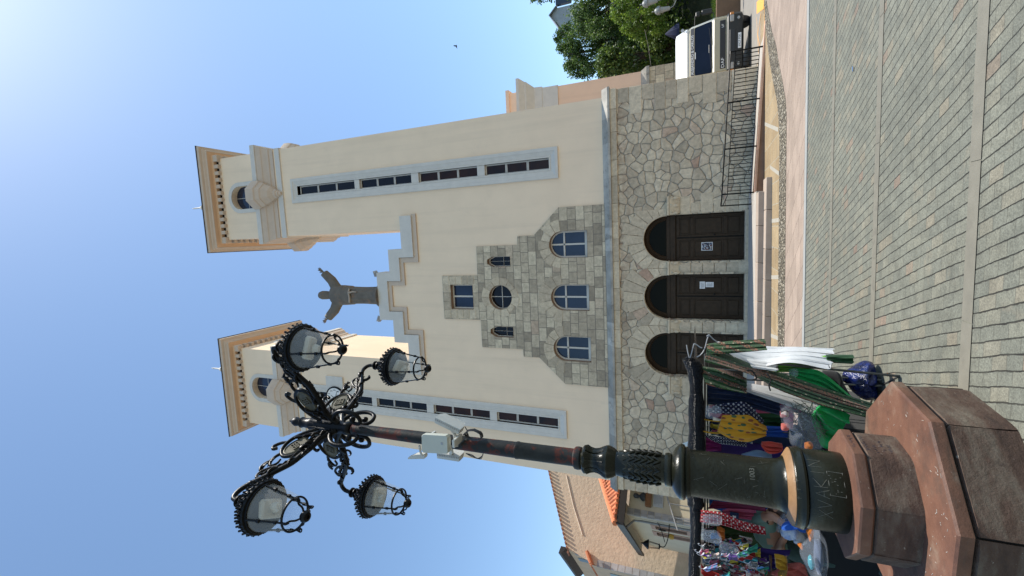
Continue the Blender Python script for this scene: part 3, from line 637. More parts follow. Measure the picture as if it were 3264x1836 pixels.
# towers
def frame_sweep(bm, rect, prof, y0, tint=.5):
    # rect = opening (x0,x1,z0,z1); prof = [(outward offset, depth towards viewer)]
    x0, x1, z0, z1 = rect; rings = []
    for o, d in prof: rings.append([Vector((x0-o, y0-d, z0-o)), Vector((x1+o, y0-d, z0-o)), Vector((x1+o, y0-d, z1+o)), Vector((x0-o, y0-d, z1+o))])
    bm.loft(rings, True, False, False, tint)
def tower(side):
    X = TX[side]; W = 4.75; cx = X+W/2; cy = 19+W/2
    sx = .045*side if side > 0 else -.1
    wx = (cx+.05 if side > 0 else cx-.05)
    slot = (wx-.24, wx+.24, 7.66, 22.0)
    S4 = [(slot[0], slot[2]), (slot[1], slot[2]), (slot[1], slot[3]), (slot[0], slot[3])]
    b = MB()
    bw = arch(cx-.66, cx+.66, 25.0, 26.55, 14)
    b.poly([(X, 5.3), (X+W, 5.3), (X+W, 28.0), (X, 28.0)], [S4, bw], FRONT(19.0), .4, sides=False)
    for q, (to, x0) in enumerate(((lambda u, v, d: Vector((X+W-d, 19+u, v)), 0), (lambda u, v, d: Vector((X+d, 19+W-u, v)), 0), (lambda u, v, d: Vector((X+W-u, 19+W-d, v)), 0))):
        b.poly([(0, 5.3), (W, 5.3), (W, 28.0), (0, 28.0)], [arch(W/2-.66, W/2+.66, 25.0, 26.55, 14)], to, .4, sides=False)
    b.box(X+.5, X+W-.5, 19.5, 19+W-.5, 5.3, 24.5)
    tw = b.build('bell_tower', PLASTER, church, 0)
    rg = lambda o, z: ring(o, z, X, X+W, 19.0, 19+W)
    b = MB(); b.loft([rg(.0, 23.05), rg(.07, 23.06), rg(.07, 23.4), rg(0, 23.42)], cap0=False, cap1=False)
    b.loft([rg(.0, 24.6), rg(.34, 24.58), rg(.36, 24.6), rg(.36, 24.9), rg(-.02, 24.98)], cap0=False, cap1=False)
    co = b.build('tower_cornice', TRIM, tw, 20)
    b = MB(); b.loft([rg(.0, 23.55), rg(.05, 23.56), rg(.06, 23.8), rg(.11, 23.84), rg(.12, 24.0), rg(.2, 24.22), rg(.24, 24.26), rg(.31, 24.5), rg(.31, 24.58)], cap0=False, cap1=False)
    b.build('cornice_moulding', TRIMW, tw, 20)
    dirs = [(0, -1), (1, 0), (-1, 0), (0, 1)]
    for dx, dy in dirs:                                       # eight-sided corbelled balconies
        b = MB(); c = (cx+dx*W/2+dx*.1, cy+dy*W/2+dy*.1, 0)
        b.lathe([(0, 23.08), (.1, 23.1), (.13, 23.22), (.17, 23.24), (.19, 23.34), (.24, 23.37), (.27, 23.5), (.45, 23.72), (.47, 23.8), (.62, 24.08), (.66, 24.1), (.74, 24.35), (.8, 24.4), (.84, 24.62), (.84, 24.95), (.0, 24.97)], c, 8, R(22.5))
        b.build('balcony', TRIMW, tw, 20)
        b = MB(); n = 14                                      # arched surround and window
        def to(u, v, d, dx=dx, dy=dy): return Vector((cx+dx*(W/2-d)-dy*u, cy+dy*(W/2-d)+dx*u, v))
        oa = arch(-.88, .88, 24.95, 26.55, n); ia = arch(-.655, .655, 24.9, 26.55, n)
        b.poly(oa, [shrink(ia, 1.0)] if False else [], lambda u, v, d: to(u, v, d-.03), .03) if False else None
        for i in range(len(oa)-1):
            if i <= 1: continue
            p, q, r_, s_ = oa[i], oa[i+1], ia[i+1], ia[i]
            b.add([to(*p, -.035), to(*q, -.035), to(*r_, -.035), to(*s_, -.035), to(*p, .0), to(*q, .0), to(*r_, .0), to(*s_, .0)], [(0, 1, 2, 3), (0, 4, 5, 1), (3, 2, 6, 7)])
        p, s_ = oa[0], ia[0]
        q, r_ = oa[-1], ia[-1]
        b.add([to(*p, -.035), to(*s_, -.035), to(*r_, -.035), to(*q, -.035), ], [])
        for (u0, u1) in ((-.88, -.655), (.655, .88)):
            b.add([to(u0, 24.95, -.035), to(u1, 24.95, -.035), to(u1, 26.55, -.035), to(u0, 26.55, -.035), to(u0, 24.95, 0), to(u1, 24.95, 0), to(u1, 26.55, 0), to(u0, 26.55, 0)], [(0, 1, 2, 3), (1, 5, 6, 2), (4, 0, 3, 7)])
        b.build('belfry_surround', TRIM, tw, 20)
        b = MB()
        for s_ in ((-.66, 26.2, .66, 26.2), (0, 24.95, 0, 27.15), (-.66, 25.6, .66, 25.6)):
            b.add([to(s_[0]-.012, s_[1]-.012, .3), to(s_[2]+.012, s_[1]-.012, .3), to(s_[2]+.012, s_[3]+.012, .3), to(s_[0]-.012, s_[3]+.012, .3)], [(0, 1, 2, 3)])
        b.build('glazing_bar', TRIM, tw, 0)
        b = MB(); b.poly(arch(-.68, .68, 24.9, 26.57, n), [], lambda u, v, d: to(u, v, d+.33), .01, sides=False); b.build('belfry_window', GLASSBLUE, tw, 0)
    nd = 13; pos = []                                         # dentils, one object each
    for i in range(nd):
        u = -W/2+.06+(W-.12)*i/(nd-1)
        for dx, dy in dirs: pos.append((cx-dy*u+dx*(W/2+.09), cy+dx*u+dy*(W/2+.09)))
    for dx, dy in ((1, 1), (1, -1), (-1, 1), (-1, -1)): pos.append((cx+dx*(W/2+.1), cy+dy*(W/2+.1)))
    b = MB(); px, py = pos[0]; b.box(px-.105, px+.105, py-.105, py+.105, 27.85, 28.2, bev=.02); d0 = b.build('dentil', TRIMW, tw, 20)
    for qx, qy in pos[1:]: d1 = d0.copy(); col.objects.link(d1); d1.parent = tw; d1.location = (qx-px, qy-py, 0)
    b = MB(); b.loft([rg(.0, 28.17), rg(.18, 28.18), rg(.2, 28.3), rg(.24, 28.32), rg(.42, 28.34)], cap0=False, cap1=False); b.build('soffit', SOFFIT, tw, 20)
    b = MB(); b.loft([rg(.42, 28.33), rg(.45, 28.34), rg(.47, 28.42), rg(.56, 28.5), rg(.57, 28.56), rg(.68, 28.6), rg(.7, 28.62), rg(.7, 28.78), rg(.3, 28.8)], cap0=False, cap1=False); b.build('eave_moulding', TRIMW, tw, 20)
    b = MB(); b.loft([rg(.71, 28.785), rg(.74, 28.79), rg(.74, 28.83), rg(-2.28, 33.2), rg(-2.3, 33.3)]); b.build('tower_roof', SLATE, tw, 20)
    b = MB(); b.lathe([(.14, 33.15), (.2, 33.3), (.12, 33.5), (.055, 33.6), (.05, 34.2), (.02, 34.45), (0, 34.5)], (cx, cy, 0), 12); b.build('finial', TRIM, tw)
    # tall stair window
    b = MB(); frame_sweep(b, slot, [(.41, -.02), (.41, .075), (.39, .09), (.27, .085), (.25, .06), (.07, .005), (.045, .03), (.0, .03), (0, -.22)], 19.0)
    G = ((19.31-.0, 0),)
    groups = [(18.1, 21.92), (14.64, 17.78), (11.08, 14.22), (7.66, 10.7)]
    for (za, zb), (zc, zd) in zip(groups[:-1], groups[1:]): b.box(slot[0], slot[1], 19.0, 19.15, zd, za, bev=.01)
    if side < 0: b.box(wx-1.22, wx+1.22, 18.9, 19.05, 19.95, 21.15, bev=.015)
    f = b.build('tall_window', TRIM, church, 22)
    for gi, (za, zb) in enumerate(groups):
        b = MB()
        h = (zb-za)/3
        for k in range(3):
            z0 = za+k*h; frame_sweep(b, (slot[0]+.055, slot[1]-.055, z0+.05, z0+h-.05), [(.055, -.16), (.055, -.12), (.0, -.12), (0, -.16)], 19.0)
        b.build('window_frame', TRIM, f, 20)
        b = MB(); b.poly([(slot[0], za), (slot[1], za), (slot[1], zb), (slot[0], zb)], [], FRONT(19.15), .02, sides=False); b.build('window_pane', GLASSB if gi > 1 else GLASS, f, 0)
    if side < 0:
        b = MB(); c4 = Matrix.Translation((wx, 18.89, 20.5)) @ Matrix.Rotation(R(90), 4, 'X')
        b.lathe([(0, .05), (.62, .05), (.66, .07), (.66, 0)], seg=40, M4=c4)
        ck = b.build('tower_clock', plain('clock_face', (.75, .74, .7), .5, .03), church)
        b = MB(); b.loft([[c4 @ Vector((r*math.cos(2*math.pi*i/40), r*math.sin(2*math.pi*i/40), z)) for i in range(40)] for r, z in ((.6, .062), (.62, .075), (.66, .075), (.68, .06), (.68, .0))], cap0=False, cap1=False)
        num = ('12', '1', '2', '3', '4', '5', '6', '7', '8', '9', '10', '11')
        for k, s_ in enumerate(num):
            a = R(90-30*k); px, pz = wx+.47*math.cos(a), 20.5+.47*math.sin(a)
            tb = text_mb(s_, .2, lambda u, v: Vector((px+u, 18.832, pz+v))); b.add(tb.v, tb.f)
        for a, L, wd in ((R(62), .34, .03), (R(-20), .46, .022)):
            d = Vector((math.cos(a), 0, math.sin(a))); n = Vector((-d.z, 0, d.x))*wd; o = Vector((wx, 18.83, 20.5))
            b.add([o-n-d*.08, o-n*.4+d*L, o+n*.4+d*L, o+n-d*.08], [(0, 1, 2, 3)])
        b.build('clock_hands', IRON, ck, 20)
tower(1); tower(-1)
# ---------------------------------------------------------------- steps, ramp wall, railing
random.seed(21)
STEPM = plain('pink_step_stone', (.38, .30, .235), .8, .1, 4, .004, 50, tintvar=.15)
st = empty('entrance_steps', (-3, 16.5, gz(-3, 16.5)), 'two long stone steps and landing in front of the church doors', 'steps')
def course(name, x0, x1, y0, y1, z0, z1, L=1.0):
    b = MB(); x = x0
    while x < x1-.01:
        xe = min(x+L*random.uniform(.85, 1.15), x1); xe = x1 if x1-xe < .3 else xe
        b.box(x+.004, xe-.004, y0, y1, z0, z1, random.random(), bev=.015); x = xe
    return b.build(name, STEPM, st, 20)
course('lower_step', -9.5, 1.42, 15.3, 15.98, -.45, -.045); course('upper_step', -9.5, 1.05, 15.75, 16.35, -.4, .11, 1.25)
b = MB(); b.box(-9.5, 1.1, 16.3, 19.3, -.5, .105, .4); b.add([(1.1, 17.5, .1), (6.1, 17.5, -.16), (6.1, 18.9, -.16), (1.1, 18.9, .1), (1.1, 16.3, .1)], [(0, 1, 2, 3)]); b.build('landing', plain('landing_stone', (.40, .36, .31), .85, .1, 2, .004, 40), st, 0)
rw = empty('ramp_wall', (3.5, 17.45, gz(3.5, 17.4)), 'low brown wall with pink coping edging the access ramp under the railing', 'low wall')
RY = 17.42
def rz(x): return .075-.047*(x-1.1)
b = MB(); b.loft([[(x, RY-.1, -.5), (x, RY-.1, rz(x)-.06), (x, RY+.12, rz(x)-.06), (x, RY+.12, -.5)] for x in (1.0, 2.3, 3.6, 4.9, 6.6)]); b.build('wall_face', plain('brown_wall_stone', (.22, .13, .085), .85, .2, 3, .006, 40), rw, 0)
b = MB(); x = 1.0
while x < 6.6:
    xe = min(x+.75, 6.65); b.loft([[(xx, RY-.15, rz(xx)-.06), (xx, RY-.15, rz(xx)), (xx, RY+.17, rz(xx)), (xx, RY+.17, rz(xx)-.06)] for xx in (x+.004, xe-.004)], tint=random.random()); x = xe
b.build('coping', plain('salmon_coping', (.5, .30, .2), .8, .12, 4, .004, 40, tintvar=.15), rw, 0)
fe = empty('railing', (3.3, RY+.02, rz(3.3)), 'black iron bar railing along the ramp beside the church wall', 'railing')
topz = lambda x: 1.06-.053*(x-.8)
b = MB(); b.tube([(.78, RY+.35, 1.06), (.95, RY+.03, topz(.95)), (3, RY+.02, topz(3)), (5.78, RY+.02, topz(5.78))], .022, 8); b.build('handrail', IRON, fe)
b = MB(); b.tube([(.78, RY+.35, 1.0), (1.1, RY+.02, topz(1.1)-.17), (5.78, RY+.02, topz(5.78)-.15)], .013, 6); b.tube([(1.1, RY+.02, rz(1.1)+.1), (5.78, RY+.02, rz(5.78)+.1)], .013, 6); b.build('rail', IRON, fe)
for x in (1.15, 2.65, 4.15, 5.75):
    b = MB(); b.box(x-.022, x+.022, RY, RY+.04, rz(x)-.02, topz(x), bev=.004); b.build('post', IRON, fe, 20)
b = MB(); b.box(.76, .8, RY+.33, RY+.37, .1, 1.06, bev=.004); b.build('post', IRON, fe, 20)
b = MB(); x = 1.25
while x < 5.7:
    if min(abs(x-p) for p in (2.65, 4.15, 5.75)) > .05: b.box(x-.011, x+.011, RY+.009, RY+.031, rz(x)+.1, topz(x)-.16)
    x += .125
b.box(.95, .966, RY+.17, RY+.19, .15, .95); b.build('bars', IRON, fe, 0)
# ---------------------------------------------------------------- papers on the doors, statue, floodlights
PAPER = plain('white_paper', (.75, .74, .72), .8, .04, 8)
def notice(name, x0, x1, z0, z1, label, cat, pic=False):
    b = MB(); b.box(x0, x1, 19.155, 19.162, z0, z1); o = b.build(name, PAPER, smooth=0); tag(o, label, cat)
    b = MB()
    if pic:
        b.box(x0+.02, x1-.02, 19.150, 19.155, z0+.02, z1-.02); b.build('picture', m_cloth('poster_print', (.02, .03, .07), 'print', (.25, .3, .4), (.2, .07, .05), 30.0, .5), o, 0)
    else:
        z = z1-.05
        while z > z0+.03: b.box(x0+.03, x1-.03-random.random()*.06, 19.151, 19.155, z, z+.008); z -= .024
        b.build('text_lines', plain('grey_ink', (.25, .25, .27), .8), o, 0)
notice('poster', -.82, -.5, 1.29, 1.69, 'small dark picture poster with white border on the right church door', 'poster', True)
notice('notice', -2.3, -2.02, 1.56, 1.75, 'wider upper sheet of white paper on the middle church door', 'notice')
notice('notice', -2.24, -2.04, 1.25, 1.54, 'taller lower sheet of white paper on the middle church door', 'notice')
STAT = plain('weathered_statue', (.135, .115, .09), .75, .25, 3, .01, 25, dirt=((.26, .14, .08), 1.9, .56))
sy = 19.25; sxc = -2.68
sta = empty('statue', (sxc, sy, 17.0), 'grey stone statue of a robed man with open arms on top of the gable', 'statue')
b = MB(); b.lathe([(.62, 17.02), (.62, 17.12), (.5, 17.2), (.46, 17.3), (0, 17.3)], (sxc, sy, 0), 24); b.build('pedestal', STAT, sta)
def ell(cx, cy, cz, rx, ry, n=16, fold=0, k=7, ph=0, rot=None):
    return [Vector((cx+rx*(1+fold*math.sin(k*a+ph))*math.cos(a), cy+ry*(1+fold*math.sin(k*a+ph))*math.sin(a), cz)) for a in (2*math.pi*i/n for i in range(n))]
b = MB()
b.loft([ell(sxc, sy, z, rx, ry, 40, f, 9, z) for z, rx, ry, f in ((17.25, .46, .36, .1), (17.5, .44, .34, .1), (18.2, .43, .32, .09), (18.9, .45, .33, .07), (19.0, .5, .36, .03), (19.5, .54, .35, .03), (20.0, .55, .34, .02), (20.35, .53, .3, .01), (20.45, .42, .26, 0), (20.48, .2, .2, 0))])
b.loft([ell(sxc, sy-.03, z, rx, ry, 20) for z, rx, ry in ((20.35, .2, .2), (20.5, .2, .2), (20.62, .215, .23), (20.85, .235, .25), (21.1, .24, .26), (21.25, .2, .22), (21.34, .1, .1))])   # hair falling to the shoulders
b.loft([ell(sxc, sy-.17, z, rx, ry, 16) for z, rx, ry in ((20.62, .05, .06), (20.7, .1, .1), (20.85, .13, .12), (21.0, .14, .13), (21.15, .13, .11), (21.22, .08, .08))])
b.lathe([(0, 20.87), (.03, 20.88), (.022, 21.0), (0, 21.02)], (sxc, sy-.3, 0), 8)
for s in (-1, 1):                                             # hanging sleeves, tapering to the wrists
    P0, P1, P2 = Vector((sxc+s*.36, sy-.02, 20.08)), Vector((sxc+s*.82, sy-.1, 20.3)), Vector((sxc+s*1.24, sy-.18, 20.72))
    pts = [P0, P0.lerp(P1, .5), P1, P1.lerp(P2, .5), P2]; ring_ = []
    for p, hw, e in zip(pts, (.36, .33, .3, .27, .24), (.5, .5, .7, .8, .8)):
        t = Vector((s*.82, -.1, e*.75)).normalized(); nrm = Vector((-t.z*s, 0, abs(t.x))); nrm.normalize()
        ring_.append([p+nrm*math.sin(a)*hw+Vector((0, math.cos(a)*.17, 0)) for a in (2*math.pi*i/14 for i in range(14))])
    b.loft(ring_ if s > 0 else [r[::-1] for r in ring_])
    H = P2; d = Vector((s*.62, -.1, .78)).normalized(); sd_ = Vector((s*.78, 0, -.62)).normalized()
    b.tube([H-d*.05, H+d*.14], [.06, .055], 8); b.tube([H+d*.1, H+d*.24], [.065, .08], 8, flat=.5)
    for k, (o, L) in enumerate(((-.06, .2), (-.02, .24), (.02, .22), (.055, .17))): b.tube([H+d*.22+sd_*o, H+d*(.22+L*.6)+sd_*o*1.5, H+d*(.22+L)+sd_*o*1.7-Vector((0, .03, 0))], [.024, .022, .015], 6)
    b.tube([H+d*.14-sd_*.06, H+d*.22-sd_*.15, H+d*.3-sd_*.17], [.026, .022, .015], 6)
fig = b.build('figure', STAT, sta, 60)
rm = fig.modifiers.new('join', 'REMESH'); rm.mode = 'VOXEL'; rm.voxel_size = .022; rm.use_smooth_shade = True
b = MB(); b.tube([(sxc-.35, sy-.33, 19.0), (sxc-.05, sy-.38, 18.92), (sxc+.2, sy-.37, 18.98), (sxc+.4, sy-.3, 18.95)], [.05, .06, .05, .05], 8)
b.tube([(sxc+.18, sy-.38, 18.96), (sxc+.24, sy-.37, 18.7), (sxc+.22, sy-.36, 18.45)], [.05, .04, .03], 8)
b.build('rope_belt', plain('bleached_stone', (.36, .3, .24), .8, .2, 5), sta)
STEEL = plain('grey_steel', (.33, .33, .33), .45, .12, 6, metal=.3)
def floodlight(name, x, y, z, rz_, tilt, label, s=1.0, mat=None):
    e = empty(name, (x, y, z), label, 'floodlight'); mat = mat or STEEL
    M4 = Matrix.Translation((x, y, z+.16*s)) @ Matrix.Rotation(rz_, 4, 'Z') @ Matrix.Rotation(tilt, 4, 'X')
    b = MB(); b.loft([[M4 @ Vector((sx_*hw*s, yy*s, sz_*hh*s)) for sx_, sz_ in ((-1, -1), (1, -1), (1, 1), (-1, 1))] for hw, hh, yy in ((.16, .11, .08), (.17, .12, .05), (.17, .12, .0), (.12, .08, -.07))]); b.build('lamp_housing', mat, e, 20)
    b = MB(); b.add([M4 @ Vector((a*.145*s, .083*s, c*.095*s)) for a, c in ((-1, -1), (1, -1), (1, 1), (-1, 1))], [(0, 1, 2, 3)]); b.build('lamp_glass', GLASS, e, 0)
    b = MB(); b.tube([M4 @ Vector((-.19*s, 0, 0)), Vector((x-.1*s, y, z)), Vector((x+.1*s, y, z)), M4 @ Vector((.19*s, 0, 0))], .015*s, 6); b.build('bracket', mat, e)
floodlight('floodlight', -1.52, 18.98, 17.03, R(-20), R(35), 'small square floodlight on the coping to the right of the statue', .9)
floodlight('floodlight', -3.86, 18.98, 17.03, R(30), R(35), 'small square floodlight on the coping to the left of the statue', .9)
# ---------------------------------------------------------------- octagonal plinth and the four-armed street lamp
LX, LY = -2.03, 3.95
def m_brownstone():
    t = NT('brown_sandstone')
    c = t.ramp(t.noise(3.5, 6, .65), [(.25, (.085, .036, .021)), (.5, (.15, .066, .038)), (.8, (.20, .10, .06))])
    mp = t.n('ShaderNodeMapping'); t.l(t.P(), mp.inputs[0]); mp.inputs['Scale'].default_value = (1.2, 1.2, 9)
    c = t.mix(c, (.06, .042, .03), t.ramp(t.noise(2.2, 6, .7, mp.outputs[0]), [(.5, 0.0), (.68, .7)]))
    c = t.mix(c, (.25, .20, .145), t.ramp(t.noise(3.5, 6, .7), [(.57, 0.0), (.74, .5)]))
    c = t.mix(c, (.6, .5, .42), t.ramp(t.noise(45, 3, .7), [(.70, 0.0), (.74, .7)]))
    t.base(c); t.set(Roughness=.62); t.bump(t.noise(25, 6, .7), .006, .7); return t.m
BST = m_brownstone()
def m_weathered_shaded():  # weathered plinth sides, their shade against the lit caps mixed into the colour
    t = NT('weathered_shaded_stone'); mp = t.n('ShaderNodeMapping'); t.l(t.P(), mp.inputs[0]); mp.inputs['Scale'].default_value = (1, 1, 3.2)
    c = t.ramp(t.noise(2.6, 8, .68, mp.outputs[0]), [(.3, (.04, .02, .012)), (.46, (.08, .043, .027)), (.6, (.125, .09, .063)), (.78, (.19, .16, .118))])
    c = t.mix(c, (.035, .02, .014), t.ramp(t.noise(7, 8, .75), [(.58, 0.0), (.7, .75)]))
    c = t.mix(c, (.36, .32, .26), t.ramp(t.noise(38, 4, .7), [(.66, 0.0), (.71, .7)]))
    t.base(c); t.set(Roughness=.75); t.bump(t.noise(22, 7, .72), .012, .9); return t.m
WST = m_weathered_shaded(); GROOVE = plain('dark_joint', (.012, .009, .007), .9)
pl_ = empty('stone_plinth', (LX, LY, gz(LX, LY)), 'two tier eight-sided brown stone plinth under the black lamp post', 'plinth')
A0 = R(-27.5)
def octo(r, z, dx=0): return [Vector((LX+r*math.cos(A0+k*math.pi/4), LY+r*math.sin(A0+k*math.pi/4), z)) for k in range(8)]
def tier(name, r, z0, zc, z1, gap):
    b = MB(); random.seed(int(r*100))
    for k in range(8):                                       # one slab per side with open, broken joints
        a0, a1 = A0+k*math.pi/4, A0+(k+1)*math.pi/4; p = Vector((math.cos(a0), math.sin(a0), 0))*r; q = Vector((math.cos(a1), math.sin(a1), 0))*r
        d = (q-p).normalized(); nn = Vector((d.y, -d.x, 0)); p = p+d*gap*random.uniform(.4, 1.4); q = q-d*gap*random.uniform(.4, 1.4)
        n = 10; rings = []
        for i in range(n+1):
            c = p.lerp(q, i/n); e = (random.uniform(.004, .014) if i in (0, n) else 0)
            rings.append([Vector((LX, LY, 0))+c*(1-o)-nn*e+Vector((0, 0, z+random.uniform(-.001, .001))) for o, z in ((.45, z0), *((random.uniform(0, .012) if i in (0, n) else random.uniform(0, .0015), z0+(zc-.02-z0)*k_/7) for k_ in range(8)), (.012, zc-.016), (.03, zc-.012), (.45, zc-.012))])
        b.loft(rings, tint=random.random())
    body = b.build(name, WST, pl_, 30)
    b = MB(); b.loft([octo(r*.955, z0+.01), octo(r*.955, zc+.005)]); b.build('joint_core', GROOVE, pl_, 0)
    b = MB(); b.loft([octo(r*.955, zc-.008), octo(r*.985, zc+.003), octo(r*1.002, zc+.008), octo(r*1.004, zc+.016), octo(r*1.003, z1-.014), octo(r*.99, z1)]); b.build(name.replace('tier', 'cap'), BST, pl_, 20)
tier('lower_tier', .85, gz(LX, LY)-.06, .285, .37, .016)
tier('upper_tier', .462, .36, .635, .715, .004)
b = MB(); random.seed(9)                                     # felt-pen scribble on the side that faces right
a = A0+math.pi/8*1; nrm = Vector((math.cos(A0+math.pi/8), math.sin(A0+math.pi/8), 0)); dr = Vector((-nrm.y, nrm.x, 0))
for zz, n in ((.6, 11), (.55, 6), (.5, 8), (.46, 6), (.675, 9)):
    c = Vector((LX, LY, 0))+nrm*(.462*math.cos(math.pi/8)+.0012 if zz < .64 else .4645*math.cos(math.pi/8)+.001); u = -.13+random.random()*.05
    for i in range(n):
        p = c+dr*u+Vector((0, 0, zz)); pts = [p+dr*random.uniform(0, .014)+Vector((0, 0, random.uniform(-.012, .014))) for _ in range(4)]
        b.tube(pts, .0013, 4); u += .02
b.build('pen_scribble', plain('pen_ink', (.05, .045, .06), .8), pl_, 0)
b = MB(); random.seed(23)
for i in range(40):
    a_ = random.uniform(-2.6, .6); rr_0 = random.uniform(.5, .8); p = Vector((LX+rr_0*math.cos(a_), LY+rr_0*math.sin(a_), .3715)); an_ = random.uniform(0, 6.28); L = random.uniform(.003, .03)
    b.tube([p, p+Vector((L*math.cos(an_), L*math.sin(an_), 0))], random.uniform(.0008, .002), 4)
b.build('chalky_scratches', plain('chalk_mark', (.5, .44, .37), .9), pl_, 0)
# street lamp
lamp = empty('street_lamp', (LX, LY, .70), 'tall black cast iron lamp post with four ornate hanging lanterns', 'street lamp')
lc = (LX, LY, 0)
b = MB(); b.lathe([(.285, .70), (.29, .74), (.29, .96), (.285, .97)], lc, 56)
b.lathe([(.285, .975), (.30, .98), (.305, .995), (.3, 1.01), (.296, 1.02), (.294, 1.045), (.288, 1.052), (.2, 1.05)], lc, 56); foot = b.build('foot', DRUMM, lamp, 35)
b = MB(); b.lathe([(.286, 1.05), (.288, 1.056), (.278, 1.064), (.222, 1.098), (.2, 1.1)], lc, 56); b.build('lit_worn_ledge', plain('sunlit_rusty_ledge', (.26, .14, .06), .45, .3, 7, .004, 40, dirt=((.05, .04, .025), 6, .6)), foot, 35)  # rusty wear, with the sunlight on the sloping ledge painted into its colour
b = MB(); b.lathe([(.225, 1.078), (.225, 1.095), (.205, 1.11), (.193, 1.14), (.187, 1.2), (.187, 1.74), (.19, 1.78), (.2, 1.79), (.205, 1.81), (.2, 1.82), (.222, 1.83), (.226, 1.85), (.22, 1.87), (.19, 1.90), (.15, 1.925), (.12, 1.93)], lc, 56)
drum = b.build('drum', DRUMM, lamp, 35)
def on_cyl(rad, a_mid, zc): return lambda u, v: Vector((LX+(rad)*math.cos(a_mid+u/rad), LY+rad*math.sin(a_mid+u/rad), zc+v))
va = math.atan2(-LY, -LX)                                    # side of the post that faces the viewer
SCR = plain('scratched_metal', (.12, .12, .10), .5, .3, 20)
def stroke_text(s, size, rad, a, zc, mat, parent, name, jit=0.0, w_=.0015):
    G_ = {'X': [((0, 0), (1, 1)), ((0, 1), (1, 0))], 'V': [((0, 1), (.5, 0)), ((.5, 0), (1, 1))], 'A': [((0, 0), (.5, 1)), ((.5, 1), (1, 0)), ((.2, .4), (.8, .4))], 'K': [((0, 0), (0, 1)), ((0, .45), (1, 1)), ((0, .45), (1, 0))], 'I': [((.5, 0), (.5, 1))], 'N': [((0, 0), (0, 1)), ((0, 1), (1, 0)), ((1, 0), (1, 1))], '+': [((.5, 0), (.5, 1)), ((0, .5), (1, .5))], 'S': [((1, .9), (.2, .8)), ((.2, .8), (.8, .4)), ((.8, .4), (0, .1))]}
    b = MB(); f = on_cyl(rad+.001, a, zc); u = -len(s)*size*.45
    for ch in s:
        for (p, q) in G_.get(ch, []):
            pts = [f(u+size*.65*(p[0]+(q[0]-p[0])*t), size*(p[1]+(q[1]-p[1])*t)+jit*u) for t in (0, .5, 1)]
            b.tube(pts, w_, 4)
        u += size*.85
    b.build(name, mat, parent, 0)
stroke_text('XVAKIN', .085, .29, va+R(6), .86, SCR, foot, 'scratched_letters', .12)
stroke_text('+ + +', .035, .296, va-R(2), 1.03, SCR, foot, 'scratched_marks', .05, .001)
b = MB(); f = on_cyl(.2905, va+R(10), .80)                     # small framed plate on the foot
for (u0, u1, v0, v1) in ((-.085, .085, .045, .05), (-.085, .085, -.05, -.045), (-.085, -.08, -.05, .05), (.08, .085, -.05, .05)): b.loft([[f(u, v) , f(u, v)+Vector((0, 0, .0)) , ] for u, v in ((u0, v0), (u1, v0))], False) if False else b.tube([f(u0 if u1-u0 > .1 else u0, v0), f((u0+u1)/2, (v0+v1)/2), f(u1, v1)], .0016, 5)
for i in range(12): p = f(random.uniform(-.07, .07), random.uniform(-.035, .035)); b.tube([p, p+Vector((0, 0, random.uniform(.004, .012)))], .0018, 4)
b.build('plate', SCR, foot, 0)
b = MB(); f = on_cyl(.188, va+R(14), 1.33)
b.loft([[f(u, -.028)+(f(u, 0)-Vector((LX, LY, 1.33))).normalized()*o for o in (0, .006)]+[f(u, .028)+(f(u, 0)-Vector((LX, LY, 1.33))).normalized()*o for o in (.006, 0)] for u in (-.055, -.02, .02, .055)])
b.build('number_plate', DRUMM, drum, 20)
f2 = on_cyl(.196, va+R(14), 1.33); tb = text_mb('1003', .05, lambda u, v: f2(u, v)); tb.build('embossed_number', SCR, drum, 0)
b = MB(); random.seed(4)                                       # scratches
for i in range(26):
    a_ = va+random.uniform(-1.1, 1.1); zc = random.uniform(1.2, 1.75); f = on_cyl(.1885, a_, zc); an = random.uniform(0, 3.14); L = random.uniform(.008, .05)
    b.tube([f(-L*math.cos(an), -L*math.sin(an)), f(L*math.cos(an), L*math.sin(an))], .0008, 4)
b.build('scratches', SCR, drum, 0)
b = MB(); b.lathe([(.12, 1.928), (.135, 1.935), (.14, 1.96), (.135, 1.985), (.12, 1.99)], lc, 40)
b.build('collar', DRUMM, lamp, 35)
# leaf-fluted shaft: chevron ribs
b = MB(); prof = [(.118, 1.99), (.123, 2.05), (.127, 2.18), (.122, 2.3), (.106, 2.40)]
b.lathe(prof, lc, 40)
for k in range(10):
    a_ = 2*math.pi*k/10
    for j in range(7):
        z = 2.02+j*.054
        for s in (-1, 1):
            rr = lambda zz: .128-.9*max(0, zz-2.2)**1.55*.6-.25*max(0, 2.1-zz)**1.6
            b.tube([(LX+(rr(z+.0)+.001)*math.cos(a_), LY+(rr(z)+.001)*math.sin(a_), z), (LX+(rr(z+.035)+.007)*math.cos(a_+s*.15), LY+(rr(z+.035)+.007)*math.sin(a_+s*.15), z+.038), (LX+rr(z+.06)*math.cos(a_+s*.3), LY+rr(z+.06)*math.sin(a_+s*.3), z+.062)], [.010, .013, .004], 6)
b.build('leafy_shaft', DRUMM, lamp, 50)
b = MB(); wob = lambda a_, z: 1+.09*abs(math.cos(4*a_)) * (1 if z > 2.42 else 0)
b.lathe([(.105, 2.40), (.12, 2.43), (.135, 2.47), (.138, 2.49), (.125, 2.52), (.1, 2.56), (.092, 2.6), (.1, 2.64), (.118, 2.67), (.12, 2.69), (.1, 2.71), (.085, 2.72)], lc, 48, wob=wob)
